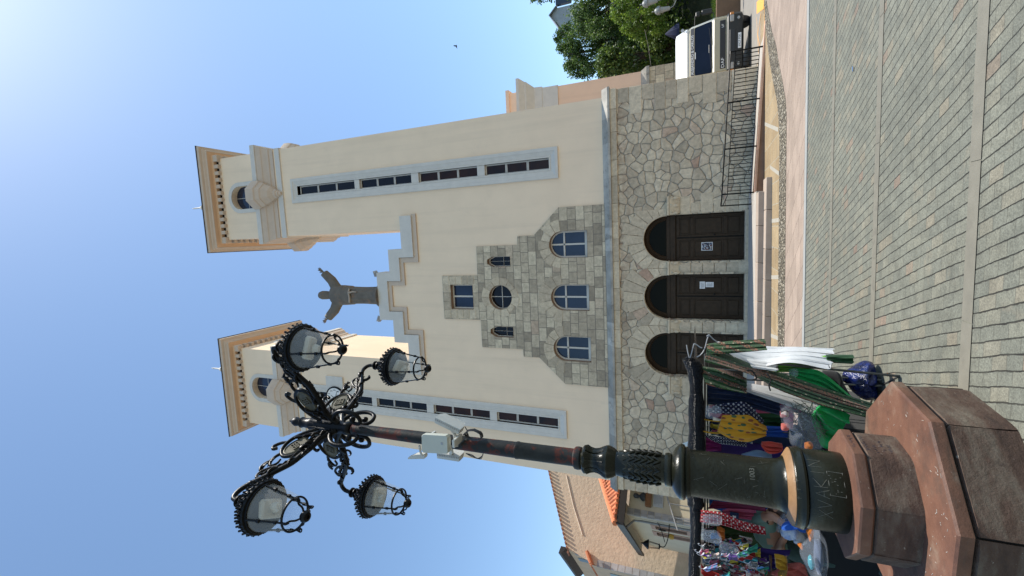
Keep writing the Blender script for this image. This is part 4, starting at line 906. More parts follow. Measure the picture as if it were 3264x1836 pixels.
for k in range(16):
    a_ = 2*math.pi*k/16; b.tube([(LX+r*math.cos(a_), LY+r*math.sin(a_), z) for r, z in ((.128, 2.51), (.104, 2.56), (.097, 2.6), (.106, 2.64), (.124, 2.675))], .009, 6)
b.build('capital', DRUMM, lamp, 50)
b = MB(); b.lathe([(.085, 2.715), (.1, 2.73), (.104, 2.755), (.1, 2.78), (.083, 2.795)], lc, 40); b.build('collar', POLEM, lamp, 35)
random.seed(8)
wobp = lambda a_, z: 1+.015*noise.noise(Vector((math.cos(a_)*2, math.sin(a_)*2, z*9)))
b = MB(); b.lathe([(.079, 2.79), (.079, 3.34)]+[(.083, 3.35), (.083, 3.37)]+[(.077, 3.375)]+[(.077-.021*(z-3.4)/2, z) for z in [3.4+i*.08 for i in range(26)]], lc, 28, wob=wobp); b.build('pole', POLEM, lamp, 35)
b = MB(); b.lathe([(.056, 5.42), (.075, 5.44), (.08, 5.48), (.066, 5.52), (.07, 5.58), (.085, 5.64), (.078, 5.9), (.07, 6.0), (.075, 6.03), (.06, 6.06), (.055, 6.15), (.065, 6.18), (.04, 6.21), (.05, 6.25), (.055, 6.28), (.035, 6.33), (.012, 6.35), (.012, 6.38), (0, 6.39)], lc, 28)
for k in range(8):
    a_ = 2*math.pi*k/8; b.tube([(LX+r*math.cos(a_), LY+r*math.sin(a_), z) for r, z in ((.085, 5.66), (.088, 5.78), (.076, 5.92), (.095, 5.99))], [.012, .014, .012, .006], 6)
b.build('hub', IRON, lamp, 45)
MED = m_iron('worn_medallion', (.10, .09, .062), .72, .5, .2); CLEAR = m_clear('lantern_glass', (.75, .78, .78), .06, .22); REFL = plain('cream_reflector', (.5, .48, .40), .6, .08, 8)
def P3(ang, r, z, side=0.0):
    a_ = R(ang); return Vector((LX+r*math.cos(a_)-side*math.sin(a_), LY+r*math.sin(a_)+side*math.cos(a_), z))
def curl(bm, ang, pts, r0, r1, n=5):
    p = spline([P3(ang, *q) for q in pts], n); m_ = len(p); bm.tube(p, [r0+(r1-r0)*i/(m_-1) for i in range(m_)], 7)
def lantern(ang):
    r = 1.14; c = P3(ang, r, 0); c = (c.x, c.y, 0); b = MB(); zz = lambda z: 5.505+(z-5.415)*.825
    b.lathe([(q, zz(z)) for q, z in [(0, 5.93), (.03, 5.93), (.045, 5.90), (.06, 5.885), (.06, 5.87), (.03, 5.85), (.055, 5.83), (.06, 5.81), (.03, 5.79), (.045, 5.76), (.08, 5.73), (.1, 5.69), (.13, 5.66), (.175, 5.6), (.2, 5.55), (.21, 5.5), (.24, 5.49), (.245, 5.47), (.24, 5.45), (.226, 5.445), (.226, 5.42), (.216, 5.415), (.216, 5.44), (.17, 5.47), (.0, 5.5)]], c, 36)
    b.lathe([(.153, 5.165), (.157, 5.155), (.153, 5.145), (.142, 5.145), (.138, 5.155), (.142, 5.165), (.153, 5.165)], c, 36, caps=False)
    for k in range(4):
        a_ = R(ang+20)+k*math.pi/2; q = lambda rr, z: Vector((c[0]+rr*math.cos(a_), c[1]+rr*math.sin(a_), z))
        b.tube([q(.219, 5.51), q(.186, 5.34), q(.152, 5.155)], [.0085, .0085, .009], 6); b.lathe([(0, 5.36), (.017, 5.37), (.017, 5.4), (0, 5.41)], q(.198, 0), 8); b.lathe([(0, 5.19), (.015, 5.2), (.015, 5.23), (0, 5.24)], q(.164, 0), 8)
        b.tube(spline([q(.15, 5.15), q(.142, 5.11), q(.105, 5.10), q(.08, 5.06), q(.04, 5.045)], 5), .009, 6)
        b.tube(spline([q(.15, 5.15), q(.16, 5.10), q(.132, 5.085), q(.127, 5.115)], 5), .007, 6)
    b.lathe([(0, 5.075), (.03, 5.07), (.05, 5.045), (.052, 5.02), (.04, 5.0), (.018, 4.995), (.018, 5.005), (0, 5.005)], c, 20)
    L = b.build('lantern', IRON, lamp, 40)
    b = MB()                                                  # pierced gallery of leaves round the hood
    for rr, z0, h, n, ou in ((.236, 5.535, .07, 28, .02), (.2, 5.59, .065, 24, .02), (.15, 5.64, .06, 18, .02), (.1, 5.69, .06, 12, .015)):
        for k in range(n):
            a_ = 2*math.pi*k/n; da = math.pi/n; q = lambda r_, aa, z: Vector((c[0]+r_*math.cos(aa), c[1]+r_*math.sin(aa), z))
            b.tube([q(rr, a_-da*.9, z0), q(rr+ou*.5, a_-da*.5, z0+h*.5), q(rr+ou*.3, a_, z0+h*.8), q(rr+ou*.5, a_+da*.5, z0+h*.5), q(rr, a_+da*.9, z0)], .008, 5)
            b.tube([q(rr+ou*.3, a_, z0+h*.75), q(rr+ou, a_+da*.1, z0+h*1.05), q(rr+ou*.7, a_, z0+h*1.25)], [.011, .011, .003], 5)
            b.lathe([(0, z0+h*.25), (.012, z0+h*.3), (.012, z0+h*.42), (0, z0+h*.47)], q(rr+ou*.5, a_+da, 0), 5)
    b.build('crown', IRON, L, 0)
    b = MB(); b.lathe([(.213, 5.52), (.147, 5.157)], c, 40); b.f = b.f[:-2]; b.t = b.t[:-2]; b.m = b.m[:-2]; b.build('lantern_glass', CLEAR, L, 60)
    b = MB(); a_ = R(ang); M4 = Matrix.Translation((c[0], c[1], 5.46)) @ Matrix.Rotation(a_+R(45), 4, 'Z') @ Matrix.Rotation(R(22), 4, 'X')
    b.box(-.12, .12, -.085, .085, -.03, .04, bev=.02, M4=M4); b.lathe([(.0, -.12), (.035, -.1), (.05, -.05), (.03, .0), (.03, .03)], seg=14, M4=M4); b.build('reflector', REFL, L, 40)
def lamp_arm(ang):
    b = MB()
    curl(b, ang, [(.06, 5.60), (.2, 5.705), (.33, 5.70), (.47, 5.72), (.6, 5.745), (.72, 5.82), (.85, 5.91), (.95, 5.985), (1.04, 6.02), (1.12, 5.995), (1.145, 5.9)], .036, .024, 6)
    b.lathe([(0, 0), (.03, .005), (.034, .02), (.03, .035), (0, .04)], P3(ang, .93, 5.95), 10)
    curl(b, ang, [(.07, 5.86), (.16, 5.98), (.27, 6.06), (.38, 6.07), (.47, 6.03), (.53, 5.95), (.52, 5.86), (.44, 5.77), (.32, 5.73), (.22, 5.76)], .022, .02, 6)   # oval ring
    curl(b, ang, [(.26, 6.0), (.2, 5.95), (.15, 5.87), (.2, 5.81), (.27, 5.84)], .018, .012)
    curl(b, ang, [(.33, 6.07), (.36, 6.15), (.42, 6.2), (.46, 6.17), (.44, 6.13)], .018, .02)
    curl(b, ang, [(.5, 6.0), (.56, 6.03), (.63, 6.02), (.68, 5.97), (.64, 5.92), (.58, 5.93)], .018, .012)
    curl(b, ang, [(.66, 5.82), (.7, 5.93), (.78, 6.01), (.85, 5.99), (.84, 5.94), (.8, 5.94)], .018, .012)
    curl(b, ang, [(.62, 6.02), (.66, 6.06), (.72, 6.07), (.76, 6.04)], .02, .012)
    for k in range(9):                                        # acanthus leaves along the lower strand
        t = .38+k*.05; z = 5.73+max(0, t-.55)*.75; b.tube([P3(ang, t, z+.02), P3(ang, t+.03, z+.065, .012), P3(ang, t+.07, z+.07, .02)], [.014, .016, .003], 5); b.tube([P3(ang, t, z+.02), P3(ang, t+.03, z+.055, -.015), P3(ang, t+.07, z+.06, -.024)], [.014, .016, .003], 5)
    for (q, s_) in (((.63, 6.03), .03), ((.7, 6.05), .03), ((.5, 5.73), .02)):
        for k in range(5): b.tube([P3(ang, *q), P3(ang, q[0]+.05*math.cos(k*1.2), q[1]+.05*math.sin(k*1.2), s_*(k-2)*.5)], [.016, .004], 5)
    rl = random.Random(int(ang)+900)
    for k in range(13):                                       # loose, uneven leaf sprays
        t = rl.uniform(.2, .95); z = 5.71+max(0, t-.55)*.72; sg = rl.choice((-1, 1)); dz = rl.choice((-1, 1, 1)); L = rl.uniform(.05, .11); wv = rl.uniform(.012, .022)
        b.tube(spline([P3(ang, t, z, sg*.01), P3(ang, t+L*.45, z+dz*L*.5, sg*rl.uniform(.02, .045)), P3(ang, t+L, z+dz*L*rl.uniform(.3, .7), sg*.03), P3(ang, t+L*1.15, z+dz*L*.25, sg*.02)], 3), [wv*.6]+[wv]*5+[wv*.6]*3+[.004], 6)
    for k in range(7):
        q_ = k/6; b.tube([P3(ang, .09+.13*q_, 5.66+.28*q_), P3(ang, .14+.13*q_, 5.72+.27*q_, .03*(-1)**k), P3(ang, .19+.1*q_, 5.71+.3*q_, .04*(-1)**k)], [.02, .024, .004], 5)
    # scroll below the hub
    curl(b, ang, [(.06, 5.66), (.17, 5.60), (.25, 5.50), (.27, 5.38), (.235, 5.27), (.16, 5.235), (.10, 5.27), (.10, 5.35), (.15, 5.37)], .028, .02, 6)
    b.lathe([(0, 0), (.03, .01), (.035, .03), (.03, .05), (0, .06)], P3(ang, .155, 5.31), 10)
    a_ = b.build('lamp_arm', IRON, lamp, 60)
    for s in (-1, 1):
        b = MB(); o = P3(ang, .375, 5.9); u = Vector((math.cos(R(ang)), math.sin(R(ang)), 0)); t_ = (u*.78+Vector((0, 0, .3))).normalized(); n_ = Vector((-u.y, u.x, 0))*s; v_ = n_.cross(t_)
        ringd = lambda k, d: [o+t_*(.155*k*math.cos(q))+v_*(.115*k*math.sin(q))+n_*d for q in (2*math.pi*i/28 for i in range(28))]
        b.loft([ringd(.9, -.001), ringd(.92, .014), ringd(.84, .02), ringd(.82, .012)], cap0=False)
        for (x0, x1, y0, y1) in ((-.045, .05, -.055, -.045), (-.045, .05, .045, .055), (-.045, -.035, -.05, .05), (.04, .05, -.05, .05), (-.015, -.005, -.045, .045), (-.04, .045, -.01, 0), (.01, .018, -.045, .045), (-.03, .03, .015, .024)):
            pts = [o+t_*xx+v_*yy+n_*d for xx, yy, d in ((x0, y0, .012), (x1, y0, .012), (x1, y1, .012), (x0, y1, .012), (x0, y0, .024), (x1, y0, .024), (x1, y1, .024), (x0, y1, .024))]
            b.add(pts, [(0, 3, 2, 1), (4, 5, 6, 7), (0, 1, 5, 4), (1, 2, 6, 5), (2, 3, 7, 6), (3, 0, 4, 7)])
        b.build('coat_of_arms', MED, a_, 30)
for ang in (-22.5, 68, 253, 160): lamp_arm(ang); lantern(ang)
lamp.rotation_euler = (R(.2), R(-.85), 0)
# things strapped to the pole
WHITEP = plain('cream_plastic', (.46, .465, .40), .45, .06, 5); WHITEM = plain('white_metal', (.5, .5, .465), .45, .08, 5)
def lean(p): z = p[2]-.7; return Vector((p[0]-.0148*z, p[1]-.0035*z, p[2]))
an = empty('antenna_panel', at(1384, 1416, 3.78), 'flat cream wireless antenna panel strapped to the lamp pole', 'antenna')
A_ = [at(1300+x/2.703, 1300+y/2.703, 3.70) for x, y in ((115, 228), (340, 240), (345, 400), (118, 388))]
b = MB(); nrm = Vector((.12, -.99, 0)).normalized(); cc = sum(A_, Vector())/4
def rr_(k, d, s_=1.0):
    out = []
    for i, p in enumerate(A_):
        q0, q1 = A_[i-1], A_[(i+1) % 4]; e = .02
        for q in (q0, q1): out.append(cc+(p+(q-p).normalized()*e-cc)*k*s_+nrm*d)
    return out
b.loft([rr_(1, -.06), rr_(1, -.008), rr_(.97, 0)]); ap = b.build('panel', WHITEP, an, 30)
b = MB(); q = A_[2].lerp(A_[1], .5); b.box(q.x-.04, q.x+.04, q.y+.03, q.y+.2, q.z-.06, q.z-.03, bev=.005); b.build('bracket', WHITEM, an, 20); b = MB(); b.box(q.x-.03, q.x+.03, q.y+.05, q.y+.2, q.z+.25, q.z+.28, bev=.005); b.build('bracket', WHITEM, an, 20)
b = MB(); o = A_[0].lerp(A_[3], .5)+A_[2]*0; p = cc+nrm*.001+Vector((.02, 0, -.09)); b.box(p.x-.012, p.x+.012, p.y-.002, p.y, p.z-.012, p.z+.012); b.build('badge', STEEL, an, 0)
def led_flood(pts, label, yd):
    P = [at(1300+x/2.703, 1300+y/2.703, yd) for x, y in pts]; c = sum(P, Vector())/len(P)
    e = empty('led_floodlight', c, label, 'floodlight'); d = Vector((0, .16, .0))
    b = MB(); b.loft([[p-d*.4 for p in P], [p+d*.2 for p in P], [c+(p-c)*.8+d*.6 for p in P]]); h = b.build('lamp_housing', WHITEM, e, 20)
    b = MB(); n = 13
    for i in range(n): p = P[0].lerp(P[1], (i+.5)/n); q = P[3].lerp(P[2], (i+.5)/n); p = p.lerp(q, .15); q = p.lerp(q, .35); b.tube([p-d*.42, q-d*.42], .006, 4)
    b.build('cooling_fin', STEEL, e, 0)
    b = MB(); t = Vector(lean((LX, LY-.07, c.z-.08))); b.tube([c, c.lerp(t, .5)-Vector((0, .02, .03)), t], [.03, .018, .03], 8); b.build('bracket', WHITEM, e)
led_flood([(262, 62), (420, 122), (470, 190), (450, 205), (300, 150), (258, 105)][:0] or [(262, 62), (478, 165), (460, 208), (258, 108)], 'tilted white LED floodlight with fins on the right of the lamp pole', 3.9)
led_flood([(280, 412), (465, 440), (470, 395), (275, 368)][::-1], 'small white LED floodlight low on the left of the lamp pole behind the panel', 4.02)
ca = empty('bracket_camera', at(1330, 1449, 3.9), 'small white device on a bracket left of the antenna panel', 'camera')
P = [at(1300+x/2.703, 1300+y/2.703, 3.95) for x, y in ((0, 430), (60, 405), (140, 400), (145, 425), (140, 440), (2, 443))]; b = MB(); b.loft([P, [p+Vector((0, .06, 0)) for p in P]]); b.build('casing', WHITEM, ca, 20)
b = MB(); b.tube([at(1345, 1452, 3.93), at(1340, 1440, 3.95), at(1337, 1420, 3.95)], .012, 6); b.build('bracket', WHITEM, ca)
BLK = plain('black_rubber', (.012, .012, .014), .5, .2, 9)
b = MB(); random.seed(12); c = at(1510, 1386, 3.8)
for k in range(5):
    b.tube([c+Vector((.045*math.cos(q)*(1+.2*random.random()), -.02+.01*k, .085*math.sin(q)*(1+.15*random.random()))) for q in (2*math.pi*i/14 for i in range(15))], .005, 5)
b.tube(spline([at(1482, 1360, 3.8), at(1490, 1378, 3.8), at(1480, 1400, 3.82), at(1460, 1420, 3.85)], 5), .005, 5)
b.tube([Vector((LX-.03+.085*math.cos(q), LY+.083*math.sin(q), 3.95)) for q in (2*math.pi*i/20 for i in range(21))], .006, 5)
tag(b.build('cable_coil', BLK), 'coil of black cable tied to the right side of the lamp pole', 'cable')
b = MB()
for k in range(3): b.tube(spline([at(1485, 1445, 3.86), at(1505, 1450+3*k, 3.85), at(1522+5*k, 1461+k, 3.84), at(1538, 1452-k, 3.84), at(1540, 1444, 3.86)], 5), .0035, 5)
tag(b.build('cable_loop', BLK), 'loose thin black cable loops on the left side of the lamp pole', 'cable')
# ---------------------------------------------------------------- house on the left
def ground_pt(p0, ang, s): return Vector((p0[0]+s*math.cos(R(ang)), p0[1]+s*math.sin(R(ang)), 0))
ROUGH = plain('rough_peach_render', (.53, .40, .275), .9, .1, 1.2, .06, 4); CREAMW = plain('cream_house_wall', (.55, .475, .345), .9, .07, 1.2, .004, 60)
DKW = plain('dark_fascia', (.018, .013, .011), .6, .2, 5); EAVEB = plain('eave_boards', (.42, .38, .28), .8, .08, 3)
GREYST = plain('grey_quoin', (.33, .31, .29), .85, .2, 3, .006, 25, tintvar=.3)
K = Vector((-12.6, 19.7, 0)); U1, U2 = 52.4, 132.4; u1 = Vector((math.cos(R(U1)), math.sin(R(U1)), 0)); u2 = Vector((math.cos(R(U2)), math.sin(R(U2)), 0))
house = empty('house', (K.x, K.y, gz(K.x, K.y)), 'peach and cream house with tiled hip roof left of the church', 'house')
W1 = lambda s, z, o=0.0: K+u1*s+Vector((u1.y, -u1.x, 0))*o+Vector((0, 0, z))     # wall facing the church side; o outward
W2 = lambda s, z, o=0.0: K+u2*s+Vector((-u2.y, u2.x, 0))*o+Vector((0, 0, z))      # wall facing left
b = MB(); gz_ = gz(-13, 20)-.2
b.add([W1(0, gz_), W1(6, gz_), W1(6, 4.75), W1(0, 4.75)], [(0, 1, 2, 3)])
b.build('side_wall', CREAMW, house, 0)
def quad_wall(bm, Wf, outer, holes, depth): bm.poly(outer, holes, lambda u, v, d: Wf(u, v, -d), depth, sides=False)
wins2 = [(1.7, 2.5, 2.3, 3.7), (3.4, 4.3, 1.0, 3.75)]
b = MB(); b.poly([(0, gz_), (9, gz_), (9, 4.9), (0, 4.9)], [[(a, c), (e, c), (e, d), (a, d)] for a, e, c, d in wins2], lambda u, v, d: W2(u, v, -d), .2, sides=False)
b.f = [f[::-1] for f in b.f]; b.build('front_wall', CREAMW, house, 0)
b = MB(); random.seed(6); z = 0
while z < 4.6:
    for Wf in (W1, W2): b.loft([[Wf(s, z+.01, .02), Wf(s, z+.29, .02), Wf(s, z+.29, -.1), Wf(s, z+.01, -.1)] for s in (-.02, .26)], tint=random.random())
    z += .3
b.build('corner_quoins', GREYST, house, 20)
for i, (a, e, c, d) in enumerate(wins2):
    b = MB(); b.add([W2(a-.15, c, -.16), W2(e+.15, c, -.16), W2(e+.15, d, -.16), W2(a-.15, d, -.16)], [(3, 2, 1, 0)]); wn = b.build('house_window', GLASS, house, 0)
    b = MB()
    for s0, s1, z0, z1 in ((a-.14, a, c-.1, d+.2), (e, e+.14, c-.1, d+.2), (a, e, d, d+.2), (a-.2, e+.2, c-.45, c)): b.loft([[W2(s, z0, .04), W2(s, z1, .04), W2(s, z1, -.1), W2(s, z0, -.1)] for s in (s0, s1)])
    b.build('window_surround', plain('pink_surround', (.42, .27, .2), .85, .12, 4), wn, 20)
EV = 5.0
e1 = lambda s: W1(s, 0, .75)+Vector((0, 0, 0)); e2 = lambda s: W2(s, 0, .75)
corner = K+Vector((u1.y, -u1.x, 0))*.75+Vector((-u2.y, u2.x, 0))*.75
E1 = lambda s, z, back=0.0: corner+u1*s-Vector((u1.y, -u1.x, 0))*back+Vector((0, 0, z))
E2 = lambda s, z, back=0.0: corner+u2*s-Vector((-u2.y, u2.x, 0))*back+Vector((0, 0, z))
hipd = (u1+u2)
HIP = lambda t: corner+hipd*t+Vector((0, 0, EV+.1+t*.26*1.0))
b = MB(); b.add([E1(0, EV-.05), E1(8, EV-.05), E1(8, EV-.05, 1.2), E1(.6, EV-.05, 1.2)], [(0, 3, 2, 1)]); b.add([E2(0, EV-.05), E2(9.5, EV-.05), E2(9.5, EV-.05, 1.2), E2(.6, EV-.05, 1.2)], [(0, 1, 2, 3)]); b.build('soffit', EAVEB, house, 0)
b = MB()
for Ef, L in ((E1, 8), (E2, 9.6)): b.loft([[Ef(s, EV-.2, 0), Ef(s, EV+.12, 0), Ef(s, EV+.12, .1), Ef(s, EV-.2, .1)] for s in (0, L)])
b.build('fascia', DKW, house, 0)
b = MB(); random.seed(15)                                       # rows of curved tiles on the slope that faces the church
slope = .5
for i in range(34):
    s = .1+i*.22
    lim = min(3.6, s*.95+.05)
    d = 0
    while d < lim:
        d1 = min(d+.42, lim); p = E1(s, EV+.14+d*slope, d); q = E1(s, EV+.17+d1*slope-.02, d1)
        b.tube([p, q], [.105, .09], 8, tint=random.random()); d += .4
b.add([E1(0, EV+.1), E1(8, EV+.1), E1(8, EV+.1+3.6*slope, 3.6), E1(3.7, EV+.1+3.6*slope, 3.6)], [(0, 1, 2, 3)], .2)
b.add([E2(0, EV+.1), E2(9.6, EV+.1), E2(9.6, EV+.1+3.6*slope, 3.6), E2(3.7, EV+.1+3.6*slope, 3.6)], [(3, 2, 1, 0)], .4)
b.tube([E1(0.02, EV+.16, 0.02), E1(3.75, EV+.16+3.6*slope, 3.6)], .13, 8, tint=.9)
b.build('low_roof', TILE, house)
Aq = Vector((-19.66, 25.87, 0)); WA = lambda s, z, o=0.0: Aq+u1*s+Vector((u1.y, -u1.x, 0))*o+Vector((0, 0, z)); u3 = Vector((math.cos(R(140)), math.sin(R(140)), 0)); WB = lambda s, z, o=0.0: Aq+u3*s+Vector((-u3.y, u3.x, 0))*o+Vector((0, 0, z))
b = MB(); b.add([WA(-.6, -1), WA(10, -1), WA(10, 14.4), WA(0, 9.55), WA(-.6, 7.5)], [(0, 1, 2, 3, 4)]); b.add([WB(0, 8.0), WB(9, 8.0), WB(9, 9.6), WB(0, 9.6)], [(3, 2, 1, 0)]); b.add([WA(-.6, -1), WB(9, -1, .6), WB(9, 8.0, .6), WA(-.6, 8.0)], [(3, 2, 1, 0)])
b.build('gable_wall', ROUGH, house, 0)
b = MB(); random.seed(16)
for i in range(40):
    s = -.25+i*.26; b.tube([WA(s, 9.52+s*.485, .2), WA(s, 9.55+s*.485, -.4)], .065, 8, tint=random.random())
b.build('verge_tiles', plain('old_tile', (.30, .13, .075), .85, .3, 9, .004, 40, tintvar=.3), house)
b = MB(); b.loft([[WB(s, 9.98, .4), WB(s, 9.82, .4), WB(s, 9.5, -.02), WB(s, 9.9, -.02)] for s in (-.15, 6)]); b.build('upper_eave', DKW, house, 0)
for s in (.35, 1.75):
    b = MB(); b.loft([[WB(q, 8.35, .02), WB(q, 9.15, .02), WB(q, 9.15, -.05), WB(q, 8.35, -.05)] for q in (s, s+.75)]); b.build('upper_window', VOID, house, 0)
b = MB(); random.seed(17)
for i in range(22): s = -.4+i*.3; b.tube([WB(s, 7.85, .6), WB(s, 8.2, .0)], .11, 8, tint=random.random())
b.build('lean_to_roof', TILE, house)
b = MB(); z = 0; random.seed(18)
while z < 7.4:
    b.loft([[WA(s, z+.01, .03), WA(s, z+.4, .03), WA(s, z+.4, -.1), WA(s, z+.01, -.1)] for s in (-.62, -.25)], tint=random.random()); z += .42
b.build('wall_quoins', GREYST, house, 20)
b = MB(); b.loft([[WB(s, 4.2, .62), WB(s, 6.9, .62), WB(s, 6.9, .5), WB(s, 4.2, .5)] for s in (1.0, 2.6)]); b.build('tall_window', VOID, house, 0)
b = MB(); b.tube([E2(1.2, EV-.1, .05), W2(.75, EV-.45, .12), W2(.7, 4.2, .1), W2(.7, 0, .1)], .05, 8); b.build('drainpipe', plain('grey_pipe', (.2, .2, .2), .5, .1), house)
b = MB(); b.tube([WA(4.6, 10.5, .03), WA(2.6, 9.6, .03), WA(.95, 8.7, .03)], .035, 6); b.build('wall_cable', plain('cream_cable', (.62, .5, .38), .8), house)
# bust on a wooden bracket, plaque, lantern, all on the low wing
bu = empty('bust', W1(.8, 4.0, .12), 'small dark bust above the wooden board on the cream house wall', 'bust')
c = W1(.8, 0, .13); b = MB(); b.lathe([(.16, 4.04), (.17, 4.08), (.2, 4.14), (.14, 4.24), (.065, 4.28), (.06, 4.32), (.1, 4.38), (.115, 4.46), (.09, 4.55), (.0, 4.58)], (c.x, c.y, 0), 16); b.build('head_and_shoulders', plain('dark_bronze', (.03, .035, .04), .45, .2, 6), bu)
b = MB(); b.loft([[W1(s, 3.78, .0), W1(s, 4.0, .0), W1(s, 4.03, .2), W1(s, 3.78, .16)] for s in (.42, 1.18)]); tag(b.build('wooden_bracket', plain('brown_board', (.2, .09, .035), .6, .2, 6), smooth=20), 'brown wooden bracket board under the bust on the cream wall', 'bracket')
b = MB(); b.loft([[W1(s, 3.27, .01), W1(s, 3.7, .01), W1(s, 3.7, .05), W1(s, 3.27, .05)] for s in (.5, 1.12)]); pq = tag(b.build('plaque', plain('grey_plaque', (.42, .44, .44), .5, .05), smooth=20), 'pale grey engraved plaque on the cream house wall below the bust', 'plaque')
b = MB(); z = 3.64; random.seed(19)
while z > 3.3:
    w_ = random.uniform(.14, .24); b.loft([[W1(s, z, .052), W1(s, z+.012, .052), W1(s, z+.012, .054), W1(s, z, .054)] for s in (.81-w_, .81+w_)]); z -= .04
b.build('engraved_lines', plain('engraving', (.16, .17, .18), .6), pq, 0)
gd = empty('trellis', W1(.4, 2.9, .1), 'grey metal bar frame across the cream house wall', 'wall frame')
b = MB(); b.tube([W1(1.25, 3.2, .1), W1(-.35, 2.62, .1)], .03, 6)
for s, z in ((.72, 3.0), (.15, 2.8)): b.tube([W1(s, z+.06, .1), W1(s, z-1.2, .1)], .022, 6)
b.build('bars', STEEL, gd)
wl = empty('wall_lantern', W2(.9, 3.4, .1), 'black ornate wall lantern on the corner of the cream house', 'wall lantern')
c = W2(1.3, 0, .9); b = MB(); b.lathe([(.0, 4.25), (.03, 4.22), (.04, 4.15), (.09, 4.1), (.2, 3.95), (.21, 3.9), (.0, 3.88)], (c.x, c.y, 0), 8)
for k in range(4): a_ = k*math.pi/2; b.tube([(c.x+.17*math.cos(a_), c.y+.17*math.sin(a_), 3.9), (c.x+.11*math.cos(a_), c.y+.11*math.sin(a_), 3.45)], .012, 5)
b.lathe([(0, 3.47), (.12, 3.46), (.12, 3.42), (0, 3.38)], (c.x, c.y, 0), 8); b.build('lamp_head', IRON, wl, 30)
b = MB(); b.tube(spline([W2(.5, 3.0, .05), W2(.9, 3.05, .5), W2(1.25, 3.2, .85), W2(1.3, 3.4, .9)], 6), .02, 6)
b.tube([W2(.75+.16*math.cos(q), 3.3+.16*math.sin(q), .3) for q in (2*math.pi*i/16 for i in range(17))], .02, 6); b.tube(spline([W2(.5, 3.5, .05), W2(.8, 3.35, .3), W2(1.15, 3.2, .7)], 6), .015, 6); b.build('bracket', IRON, wl)
b = MB(); b.lathe([(.08, 2.85), (.11, 2.9), (.12, 3.0), (.07, 3.08)], W2(1.7, 0, .35), 12); tag(b.build('alarm_box', plain('yellow_plastic', (.45, .27, .04), .5, .1)), 'yellow box below the wall lantern on the cream house', 'box')
HS = 1.35; K1 = Vector((-17.0, 26.6, -.59))                      # true size and place of the house and what hangs on it
for o in (house, bu, gd, wl, *(bpy.data.objects[n_] for n_ in ('wooden_bracket', 'plaque', 'alarm_box'))):
    o.location = K1+(Vector(o.location)-K)*HS; o.scale = (HS,)*3
# ---------------------------------------------------------------- lorry
TRX, TRY = 7.72, 22.3; tg = gz(TRX, TRY)
truck = empty('truck', (TRX, TRY, tg), 'cream cab-over lorry with dark bumper parked beside the church', 'truck')
CABP = plain('cream_truck_paint', (.40, .36, .25), .35, .04, 2); CABP.node_tree.nodes['Principled BSDF'].inputs['Coat Weight'].default_value = .4
WHP = plain('white_fairing', (.8, .8, .78), .35, .03, 2); DKP = plain('dark_bumper', (.012, .013, .013), .5, .15, 5)
def tb(x0, x1, y0, y1, z0, z1, bev=.03): b_ = MB(); b_.box(TRX+x0, TRX+x1, TRY+y0, TRY+y1, tg+z0, tg+z1, bev=bev); return b_
S2 = lambda pts: [Vector((TRX+x, TRY+y, tg+z)) for x, y, z in pts]
b = MB(); sec = lambda hw, yf, yb, z: [(-hw, yb, z), (-hw, yf+.16, z), (-hw+.12, yf, z), (hw-.12, yf, z), (hw, yf+.16, z), (hw, yb, z)]
b.loft([S2(sec(*q)) for q in ((1.0, .04, 1.7, .62), (1.05, .0, 1.75, .7), (1.06, .0, 1.75, 1.42), (1.05, .08, 1.75, 1.5), (1.0, .34, 1.75, 2.32), (.97, .42, 1.75, 2.42), (.9, .6, 1.7, 2.47))]); body = b.build('cab', CABP, truck, 25)
b = MB(); b.loft([S2(sec(*q)) for q in ((.96, .47, 1.72, 2.44), (.98, .44, 1.74, 2.52), (.97, .95, 1.74, 2.98), (.9, 1.05, 1.7, 3.02))]); b.build('roof_fairing', WHP, truck, 25)
ws = lambda hw, z: (hw, .08+(z-1.5)*.317-.012, z)
def wsq(hw0, hw1, z0, z1, off=0.0): return S2([(-hw0, ws(0, z0)[1]-off, z0), (hw0, ws(0, z0)[1]-off, z0), (hw1, ws(0, z1)[1]-off, z1), (-hw1, ws(0, z1)[1]-off, z1)])
b = MB(); q0 = wsq(.93, .88, 1.52, 2.2); c = sum(q0, Vector())/4
def rounded(q, e=.07, n=5):
    out = []
    for i, p in enumerate(q):
        a0 = p+(q[i-1]-p).normalized()*e; a1 = p+(q[(i+1) % 4]-p).normalized()*e
        for k in range(n+1): t = k/n; out.append((a0.lerp(p, t)).lerp(p.lerp(a1, t), t))
    return out
b.loft([rounded(q0), rounded([p+Vector((0, -.006, 0)) for p in q0])], cap0=False); wsn = b.build('windscreen', m_glass('windscreen_glass', (.004, .006, .013), None, .28), truck, 0)
b = MB(); b.add(wsq(.885, .87, 2.215, 2.36, .018), [(0, 1, 2, 3)]); b.build('visor_strip', plain('grey_strip', (.09, .085, .085), .5, .1), truck, 0)
t0, t1 = wsq(.9, .9, 2.23, 2.37, .022)[0], wsq(.9, .9, 2.23, 2.37, .022)[3]; upv = (t1-t0).normalized(); mid = S2([(0, ws(0, 2.287)[1]-.024, 2.287)])[0]
tx = text_mb('ALEJANDRO & CARLOS', .165, lambda u, v: mid+Vector((u-.1, 0, 0))+upv*v, sx=.85); tx.build('lettering', WHP, truck, 0)
b = MB(); b.loft([S2([(x, .05, 1.62), (x, .04, 1.64)]) for x in (-.2, .1)], False); b.box(TRX-.28, TRX-.02, TRY+.27, TRY+.31, tg+2.1, tg+2.19, bev=.01); b.build('mirror', WHP, wsn, 20)
